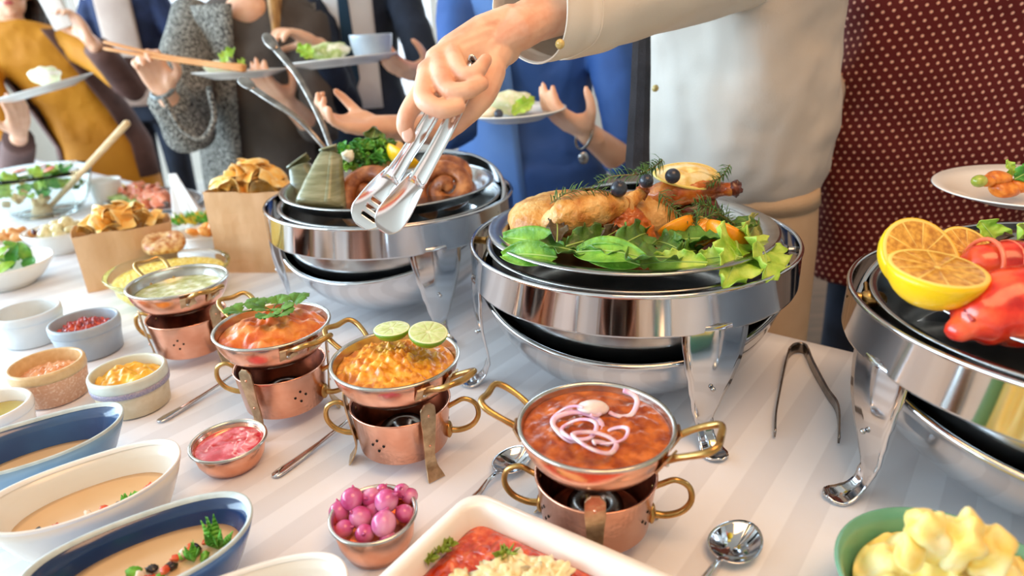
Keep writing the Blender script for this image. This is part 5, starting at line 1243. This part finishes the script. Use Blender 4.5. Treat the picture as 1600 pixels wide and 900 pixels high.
# held tongs
bsteel = mat('bright_steel', 'F6F6F8', 'EDEEF0', 6, rough=.17, metal=1)
tgs = thing('serving_tongs', 'bright steel tongs held by the waiter over the sausages', 'tongs', W(705, 170, .70))
to = V(tgs.location)
def TJ(px, py, d): return W(px, py, d)-to
m = MB(); tongs_strip(m, [TJ(733, 96, .705), TJ(706, 130, .702), TJ(670, 190, .702), (TJ(638, 238, .715)), TJ(610, 282, .73)], [.0070, .0075, .0078, .0082, .0105], side=RIGHT, trough=.5); m.build('arm', bsteel, tgs)
m = MB(); tongs_strip(m, [TJ(745, 98, .705), TJ(732, 135, .700), TJ(708, 184, .694), TJ(680, 236, .70), TJ(650, 288, .71)], [.0070, .0075, .0078, .0080, .0095], side=RIGHT, trough=.5); m.build('arm', bsteel, tgs)
m = MB(); tongs_strip(m, [TJ(733, 96, .705), TJ(738, 90, .704), TJ(745, 98, .705)], [.0085]*3, side=FWD); m.build('spring_bend', steel, tgs)
def paddle(a, b_, n_, w0, w1, slots=False):
    a, b_ = V(a), V(b_); d = b_-a; L_ = d.length; x = d.normalized(); nn = V(n_); nn = (nn-x*nn.dot(x)).normalized(); y = nn.cross(x)
    def pt(u, v):
        w_ = w0+(w1-w0)*math.sin(min(1, u*1.25)*PI/2)
        if u > .72: w_ *= math.sqrt(max(0, 1-((u-.72)/.28)**2*.97))
        q = v*2-1; return a+x*L_*u+y*w_*q+nn*(-.006*(1-q*q)*math.sin(PI*min(1, u*1.1))+(.002*u))
    nu, nv = 40, 24; vs = [pt(i/nu, j/nv) for i in range(nu+1) for j in range(nv+1)]; fs = []
    for i in range(nu):
        for j in range(nv):
            if slots and i in (21, 22, 26, 27, 31, 32) and 8 <= j <= 19: continue
            fs.append([i*(nv+1)+j, (i+1)*(nv+1)+j, (i+1)*(nv+1)+j+1, i*(nv+1)+j+1])
    return MB().add(vs, fs)
paddle(TJ(618, 268, .728), TJ(562, 353, .750), -FWD+RIGHT*.2, .0105, .0200, True).build('slotted_end', bsteel, tgs, solid=.0012)
paddle(TJ(656, 274, .708), TJ(597, 361, .735), -FWD+RIGHT*.3, .0095, .0175).build('spoon_end', bsteel, tgs, solid=.0012)

# ---- polka dot person
pd = bpy.data.materials.new('polka_dot_knit'); pd.use_nodes = True; nt = pd.node_tree; N = nt.nodes; L = nt.links; b = N['Principled BSDF']; b.inputs['Roughness'].default_value = .85
tc = N.new('ShaderNodeTexCoord'); sp = N.new('ShaderNodeSeparateXYZ'); L.new(tc.outputs['Object'], sp.inputs[0])
def mt(op, *a):
    q = N.new('ShaderNodeMath'); q.operation = op
    for i, v in enumerate(a):
        if isinstance(v, (int, float)): q.inputs[i].default_value = v
        else: L.new(v, q.inputs[i])
    return q.outputs[0]
ang_ = mt('ARCTAN2', sp.outputs[1], sp.outputs[0]); uu = mt('MULTIPLY', ang_, .24)
zz = mt('ADD', sp.outputs[2], mt('MULTIPLY', uu, -.12))
def dots(ou, ov):
    a = mt('SUBTRACT', mt('PINGPONG', mt('ADD', uu, ou), .0105), 0); c_ = mt('PINGPONG', mt('ADD', zz, ov), .0140)
    return mt('LESS_THAN', mt('ADD', mt('MULTIPLY', a, a), mt('MULTIPLY', mt('MULTIPLY', c_, c_), 1.4)), .0034**2)
dd = mt('MAXIMUM', dots(1.05, 1.4), dots(1.05+.0105, 1.4+.0140))
mx = N.new('ShaderNodeMix'); mx.data_type = 'RGBA'; L.new(dd, mx.inputs['Factor']); mx.inputs[6].default_value = lin('5A0A0A'); mx.inputs[7].default_value = lin('E8B8A0'); L.new(mx.outputs[2], b.inputs['Base Color'])
HB = (.965, 1.50)
HT = [(.37, .20, .16), (.43, .205, .165), (.50, .215, .17), (.56, .22, .17), (.61, .215, .160), (.67, .215, .160), (.73, .22, .160), (.78, .215, .145), (.81, .20, .11), (.828, .14, .085), (.842, .070, .065)]
figure('person in a dark red sweater with pale polka dots and dark jeans', HB, (-.35, -1), 1.72, pd, denim,
       [dict(s=1, e=W(1790, 330, 1.40), w=W(1745, 320, 1.12), d=RIGHT*-1+UP*.1, n=UP, c=(.5, .5, .5, .5), hs=-1), dict(s=-1, e=W(1275, 180, 1.72), w=W(1240, 330, 1.74), d=(0, -.3, -1), n=(1, 0, 0))],
       lean=(0, -.05), wide=1.08, hair_m=mat('dark_hair', '1E1512', '3A2A20', 60, rough=.55), hair='long', torso=HT, disp=(.16, .03), hem=.37, shirt_name='sweater')

# ---- woman in blue
blue_f = fabric('royal_blue_cloth', '26477F', '315899', 5, rough=.7, bump=.2)
FB = (.085, 1.90)
def blue_extra(t, B0, f, sd, off, H, hc):
    c = W(912, 212, 1.49)-B0; fr = frame(W(925, 208, 1.5)-W(890, 196, 1.47))
    MB().tube([c+fr @ V((.031*math.cos(a), .031*math.sin(a), 0)) for a in [i/28*2*PI for i in range(28)]], .0032, 8, close=True).build('bracelet', steel_d, t)
    MB().ell(c-V((.004, .03, .045)), (.012, .004, .014), 14, 10).build('bracelet_charm', steel_b, t)
    # open lighter blue jacket panel on the image-left side
    def ring(z, k0, k1, sc_=1.06):
        hw, hd = .185*sc_, .125*sc_; return [off(z)+V((0, 0, z))+sd*hw*math.cos(a)+f*hd*math.sin(a) for a in [math.radians(k0+(k1-k0)*i/20) for i in range(21)]]
    m = MB(); m.rings([ring(z*H, 100+(z-.5)*40, 215, 1.16+.10*(.8-z)) for z in (.40, .5, .6, .7, .78, .81)], close=False)
    m.build('open_jacket_panel', fabric('light_blue_cloth', '4A70B0', '5A82BE', 5, rough=.7), t, solid=.004)
figure('woman in a loose royal blue tunic holding a salad plate and tongs', FB, (0, -1), 1.68, blue_f, blue_f,
       [dict(s=1, e=W(985, 262, 1.66), w=W(918, 208, 1.50), d=W(870, 178, 1.45)-W(918, 208, 1.50), n=UP-FWD*.2, hs=-1, c=(.35, .35, .4, .45), t=.9, end=.40),
        dict(s=-1, e=W(715, 205, 1.62), w=W(592, 198, 1.46), d=W(500, 190, 1.40)-W(592, 198, 1.46), n=(0, -.2, 1), hs=1, c=(.75, .7, .7, .6), t=.7, end=.25)],
       wide=1.12, deep=1.1, hair_m=mat('brown_hair', '3A261A'), hair='long', skirt=True, shirt_name='tunic', extra=blue_extra, disp=(.12, .03))

# ---- man in suit
suit = fabric('navy_suit', '141C2C', '1E2A40', 6, rough=.75)
EB = (-.55, 2.66)
def suit_extra(t, B0, f, sd, off, H, hc):
    def ring(z, k0, k1, sc_):
        return [off(z)+V((0, 0, z))+sd*.180*sc_*math.cos(a)+f*.128*sc_*math.sin(a) for a in [math.radians(k0+(k1-k0)*i/12) for i in range(13)]]
    MB().rings([ring(z*H, 58, 118, 1.02+.02*math.sin(z*9)) for z in (.54, .6, .66, .72, .78, .81)], close=False).build('dress_shirt', fabric('pale_shirt', 'E4E4E6', 'F2F2F2', 5), t, solid=.003)
    MB().rings([ring(z*H, 90-w_, 90+w_, 1.07) for z, w_ in ((.58, 3), (.60, 8), (.66, 7), (.72, 6), (.78, 5), (.81, 6))], close=False).build('necktie', fabric('teal_tie', '123248', '1C4460', 5, rough=.6), t, solid=.004)
figure('man in a dark navy suit and tie holding a full plate', EB, (0, -1), 1.80, suit, suit,
       [dict(s=1, e=W(690, 175, 2.20), w=W(668, 118, 1.92), d=W(600, 100, 1.82)-W(668, 118, 1.92), n=UP+RIGHT*-.2, hs=-1, c=(.4, .4, .4, .4), t=.9),
        dict(s=-1, e=W(545, 165, 2.26), w=W(500, 72, 2.0), d=W(440, 40, 1.92)-W(500, 72, 2.0), n=(-.3, -.2, -1), hs=-1, c=(.8, .7, .7, .7), t=.8)],
       hair_m=mat('dark_hair', '1E1512'), shirt_name='jacket', extra=suit_extra, wide=1.05)

# ---- woman in grey cardigan
knit = mat('grey_fleck_knit', '3A3632', 'A8A49A', 210, rough=.95, bump=1.0, bscale=160, ramp=(.44, .60), stretch=(1, 1, .7), detail=2)
taupe = fabric('taupe_dress', '4E453F', '5E544C', 6)
CB = (-.84, 2.32)
def card_extra(t, B0, f, sd, off, H, hc):
    def ring(z, k0, k1, sc_):
        return [off(z)+V((0, 0, z))+sd*.185*sc_*math.cos(a)*(1+.02*math.sin(a*14))+f*.130*sc_*math.sin(a)*(1+.02*math.sin(a*14)) for a in [math.radians(k0+(k1-k0)*i/30) for i in range(31)]]
    MB().rings([ring(z*H, 100-(z-.4)*10, 330, 1.10+.25*(.82-z)) for z in (.36, .42, .5, .6, .7, .78, .815)], close=False).build('open_cardigan', knit, t, solid=.006)
    el = W(296, 205, 2.0)-B0; wr = W(262, 150, 1.87)-B0
    MB().tube([off(.8*H)+V((-.185, 0, .80*H)), el+V((-.02, .06, .12)), el, el.lerp(wr, .5), el.lerp(wr, .95)], [.075, .085, .075, .062, .060], 20, smooth=4, round_caps=False).build('knit_sleeve', knit, t)
    c = W(254, 142, 1.84)-B0; fr = frame(W(235, 110, 1.80)-W(262, 150, 1.87))
    MB().tube([c+fr @ V((.030*math.cos(a), .030*math.sin(a), 0)) for a in [i/28*2*PI for i in range(28)]], .006, 8, close=True).build('bracelet', mat('dark_beads', '3A4A50', 'A8B0B0', 200, rough=.3), t)
    MB().tube([c+V((.02, -.04, -.02)), c+V((.05, -.045, -.10)), c+V((.10, -.04, -.13)), c+V((.14, -.03, -.08)), c+V((.14, -.02, .0))], .008, 8, smooth=6).build('beaded_cord', knit, t)
figure('woman in an open grey fleck knit cardigan over a taupe dress', CB, (0, -1), 1.64, taupe, taupe,
       [dict(s=-1, e=W(296, 205, 2.0), w=W(258, 145, 1.85), d=W(232, 95, 1.79)-W(258, 145, 1.85), n=(.3, -.9, .2), hs=1, c=(1.0, 1.0, 1.0, 1.0), t=.6, end=.1),
        dict(s=1, e=W(505, 215, 2.15), w=W(450, 160, 1.98), d=W(415, 132, 1.90)-W(450, 160, 1.98), n=UP, hs=-1, c=(.4,)*4, t=.9, end=.5)],
       lean=(.06, -.03), chest=True, hair_side=1, hair_m=mat('blond_hair', '8A5E30', 'C89A5A', 90, rough=.5, stretch=(1, 1, .1)), hair='long', skirt=True, extra=card_extra, shirt_name='dress_top')

# ---- person in navy jacket far behind
figure('person in a navy jacket over a beige sweater, furthest back', (-2.0, 3.85), (0, -1), 1.82, navy_cl, denim,
       [dict(s=1, e=(-1.70, 3.82, 1.12), w=(-1.74, 3.68, .90), d=(0, -.2, -1), n=(-1, 0, 0)), dict(s=-1, e=(-2.3, 3.82, 1.12), w=(-2.27, 3.65, .90), d=(0, -.2, -1), n=(1, 0, 0))],
       hair_m=mat('dark_hair', '1E1512'), shirt_name='jacket',
       extra=lambda t, B0, f, sd, off, H, hc: MB().rings([[off(z*H)+V((0, 0, z*H))+sd*.180*1.06*math.cos(a)+f*.128*1.08*math.sin(a) for a in [math.radians(60+60*i/12) for i in range(13)]] for z in (.5, .58, .66, .72, .78, .81)], close=False).build('sweater_front', fabric('beige_knit', 'B49C8E', 'C6B0A2', 6), t, solid=.004))

# ---- woman in mustard
must_f = fabric('mustard_cloth', 'B87200', 'C98410', 5, rough=.7, bump=.2)
brown_k = fabric('brown_cardigan', '4A302A', '6A4A42', 8)
AB = (-1.90, 3.17)
def must_extra(t, B0, f, sd, off, H, hc):
    def ring(z, k0, k1, sc_):
        return [off(z)+V((0, 0, z))+sd*.180*sc_*math.cos(a)+f*.128*sc_*math.sin(a) for a in [math.radians(k0+(k1-k0)*i/20) for i in range(21)]]
    for k0, k1 in ((-60, 42), (138, 240)):
        MB().rings([ring(z*H, k0, k1, 1.10+.12*(.82-z)) for z in (.40, .5, .6, .7, .78, .815)], close=False).build('cardigan_front', brown_k, t, solid=.006)
figure('woman in a mustard yellow dress and brown cardigan at the far left', AB, (.15, -1), 1.60, must_f, must_f,
       [dict(s=1, e=W(205, 135, 2.80), w=W(140, 62, 2.55), d=W(112, 20, 2.50)-W(140, 62, 2.55), n=(-.6, -.6, .2), hs=-1, c=(.8,)*4, t=.7, end=.0),
        dict(s=-1, e=W(25, 262, 2.75), w=W(30, 208, 2.38), d=W(28, 160, 2.28)-W(30, 208, 2.38), n=(.2, -.3, 1), hs=1, c=(.4,)*4, t=.9, end=.0)],
       lean=(-.20, -.10), headat=W(12, -14, 2.80), hair_m=mat('dark_hair', '1E1512'), hair='long', skirt=True, wide=1.12, extra=must_extra, shirt_name='dress_top', facedir=(.5, -1))
for (px0, py0, d0), (px1, py1, d1), nm in (((205, 135, 2.80), (140, 62, 2.55), 'cardigan_sleeve'), ((25, 262, 2.75), (30, 208, 2.38), 'cardigan_sleeve')):
    par = [o for o in bpy.data.objects if o.get('label', '').startswith('woman in a mustard')][0]
    a = W(px0, py0, d0)-par.location; b_ = W(px1, py1, d1)-par.location
    MB().tube([a+V((0, .04, .1)), a, a.lerp(b_, .5), a.lerp(b_, .85)], [.075, .062, .055, .05], 16, smooth=3, round_caps=False).build(nm, brown_k, par)

# ---------------------------------------------------------------- held plates and what is on them
def plate(c, r, nrm, label):
    p = [(.0005, 0), (r*.58, 0), (r*.60, .002), (r*.80, .010), (r*.98, .0185), (r, .020), (r*.985, .0215), (r*.80, .0135), (r*.60, .006), (.0005, .005)]
    o = MB().lathe(p, 64).build('dinner_plate', plate_m, loc=c, rot=frame(nrm, (1, 0, 0)).to_euler()); return tag(o, label, 'plate', 'dinner plates held by guests')
UPV = V((0, 0, 1))
pF = W(806, 186, 1.44); plate(pF, .112, (-.03, -.02, 1), 'pale plate with a salad wrap held by the woman in blue')
pE = W(538, 103, 1.80); plate(pE, .158, (-.06, .03, 1), 'white plate held by the man in the navy suit')
pD = W(378, 122, 1.86); plate(pD, .130, (.0, .03, 1), 'white plate held by the woman in the grey cardigan')
pA = W(70, 146, 2.22); plate(pA, .165, (-.22, -.06, 1), 'tilted white plate held by the woman in mustard yellow')
pH = W(1600, 308, 1.00); plate(pH, .124, (-.04, -.02, 1), 'white plate of curried chicken held at the right edge')
wrap_m = mat('wrap', 'EFE8D0', 'F8F6EC', 40, rough=.5, c3='DCE4B8', bump=.4, bscale=80)
def blob(name, c, r, label, cat, m, nzv=.3, rot=None, group=None):
    return tag(MB().ell((0, 0, 0), r, 22, 14, nz=nzv, nsc=25).build(name, m, loc=c, rot=rot), label, cat, group)
blob('salad_wrap', W(800, 160, 1.44), (.055, .030, .024), 'white and green salad wrap on the plate by the blue tunic', 'wrap', wrap_m, .35, (0, .15, .2))
blob('egg_half', W(760, 175, 1.40), (.026, .020, .012), 'half egg at the left of the wrap', 'egg', mat('egg', 'F4DC9A', 'FBF2DA', 30, rough=.35), .1)
blob('blueberry', W(779, 178, 1.375), (.010, .010, .010), 'dark berry at the front rim of the plate by the blue tunic', 'blueberry', blu, 0)
leaf('salad_leaf', 'green leaf beneath the wrap on the plate by the blue tunic', W(800, 178, 1.40), W(835, 155, 1.43), .018, lett, ruff=.004, curl=.1, up=(0, -1, .5), seed=2)
blob('cucumber_roll', W(515, 80, 1.78), (.062, .030, .022), 'pale green cucumber roll on the plate of the man in the suit', 'vegetable', mat('cucumber_roll', 'D8DCA8', 'F2F0DA', 30, rough=.4, c3='9AAE5A'), .3)
leaf('salad_leaf', 'bright green leaf at the left of the plate of the man in the suit', W(490, 88, 1.74), W(465, 74, 1.74), .022, lett, ruff=.006, curl=.1, up=(0, -1, .6), seed=5)
bowl('small_bowl', W(583, 92, 1.80), .058, .062, 'small grey bowl standing on the plate of the man in the suit', greyb, foot=.75, curve=.5)
blob('rice_mound', W(345, 105, 1.84), (.045, .03, .018), 'pale rice mound under the wooden tongs', 'rice', wrap_m, .3)
leaf('salad_leaf', 'green leaf gripped at the tip of the wooden tongs', W(345, 98, 1.72), W(368, 76, 1.72), .016, lett, ruff=.006, curl=.1, up=(0, -1, .5), seed=6)
leaf('salad_leaf', 'small green leaf at the far tip of the wooden tongs', W(375, 108, 1.71), W(382, 92, 1.71), .012, lett, ruff=.006, curl=.1, up=(0, -1, .5), seed=8)
blob('rice_mound', W(72, 118, 2.20), (.052, .035, .028), 'pale food mound on the tilted plate', 'rice', wrap_m, .3)
wt = thing('wooden_tongs', 'long pale wooden tongs held by the woman in the grey cardigan', 'tongs', W(240, 88, 1.74))
for dy in (0, 5):
    MB().tube([W(165, 66+dy*2.0, 1.76)-wt.location, W(250, 86+dy, 1.74)-wt.location, W(330, 99+dy*.6, 1.72)-wt.location, W(380, 104+dy, 1.70)-wt.location], [.008, .008, .010, .012], 10, smooth=4, flat=.6).build('arm', mat('orange_wood', 'D08A4A', 'E2A468', 8, rough=.5), wt)
gt = thing('steel_tongs', 'steel serving tongs held by the woman in blue, tips up at the left', 'tongs', W(480, 170, 1.38))
for pts in ([(520, 238, 1.36), (500, 185, 1.38), (465, 118, 1.40), (428, 72, 1.42)], [(515, 240, 1.40), (470, 190, 1.40), (425, 158, 1.40), (392, 135, 1.42)]):
    m = MB(); tongs_strip(m, [W(*p)-gt.location for p in pts], [.005, .006, .007, .008], side=RIGHT, trough=.3); m.build('arm', steel_d, gt)
    e = W(*pts[-1])-gt.location; d = (W(*pts[-1])-W(*pts[-2])).normalized()
    MB().ell(e+d*.015, (.013, .004, .026), 18, 12, frame(d, RIGHT)).build('scoop_end', steel_d, gt)
ph = thing('phone', 'pale phone held up by the woman in mustard yellow', 'phone', W(84, 12, 2.46))
MB().box((-.038, -.004, -.075), (.038, .004, .075)).xf(Matrix.Rotation(-.25, 4, 'Y')).build('phone_body', mat('pale_phone', 'D8C8BC', rough=.4), ph, bevel=.004)

# food on the right hand plate
for k, (px, py, s_, l) in enumerate(((1558, 278, .018, 'curried chicken piece at the top of the right plate'), (1568, 295, .021, 'largest curried chicken piece at the front of the right plate'), (1592, 290, .018, 'curried chicken piece at the right edge of the frame'), (1540, 283, .014, 'small curried chicken piece at the left of the heap'))):
    blob('curry_chicken', W(px, py, .955), (s_, s_*.8, s_*.6), l, 'chicken', mat('curry_chicken', 'B85A14', 'EE9A3A', 60, rough=.35, coat=.4, c3='D87820', bump=.5, bscale=140), .35, None, 'curried chicken on the right plate')
blob('green_olive', W(1530, 283, .945), (.011, .0095, .009), 'green olive left of the curried chicken', 'olive', mat('green_olive', '8A9A2A', 'B8BC50', 60, rough=.25, coat=.5), .05)
leaf('salad_leaf', 'upright green rocket leaf on the right plate', W(1582, 275, .97), W(1572, 250, .97), .008, lett, ruff=.002, curl=.1, up=(0, -1, .3), seed=3, group='green leaves on the right plate')
leaf('salad_leaf', 'green leaf lying at the right edge of the right plate', W(1585, 280, .95), W(1612, 265, .96), .014, gm, ruff=.004, curl=.1, up=(0, -1, .6), seed=4, group='green leaves on the right plate')

# ---------------------------------------------------------------- tell apart the things that share a label: place among their own kind, left to right
bpy.context.view_layer.update()
ORD = ['', 'second', 'third', 'fourth', 'fifth', 'sixth', 'seventh', 'eighth']
byl = {}
for o in list(S.objects):
    if o.parent is None and o.get('label'): byl.setdefault(o['label'], []).append(o)
for l, os_ in byl.items():
    n = len(os_)
    if n < 2 or n > 15 or len(l.split()) > 12: continue
    def sx(o):
        p = o.matrix_world.translation-V((0, 0, CAMZ)); return p.dot(RIGHT)/p.dot(FWD)
    os_.sort(key=sx)
    for i, o in enumerate(os_):
        if i == 0: w_ = 'leftmost'
        elif i == n-1: w_ = 'rightmost'
        elif n % 2 and i == n//2: w_ = 'the middle one'
        elif i < n/2: w_ = ORD[i]+' from the left'
        else: w_ = ORD[n-1-i]+' from the right'
        o['label'] = l+', '+w_
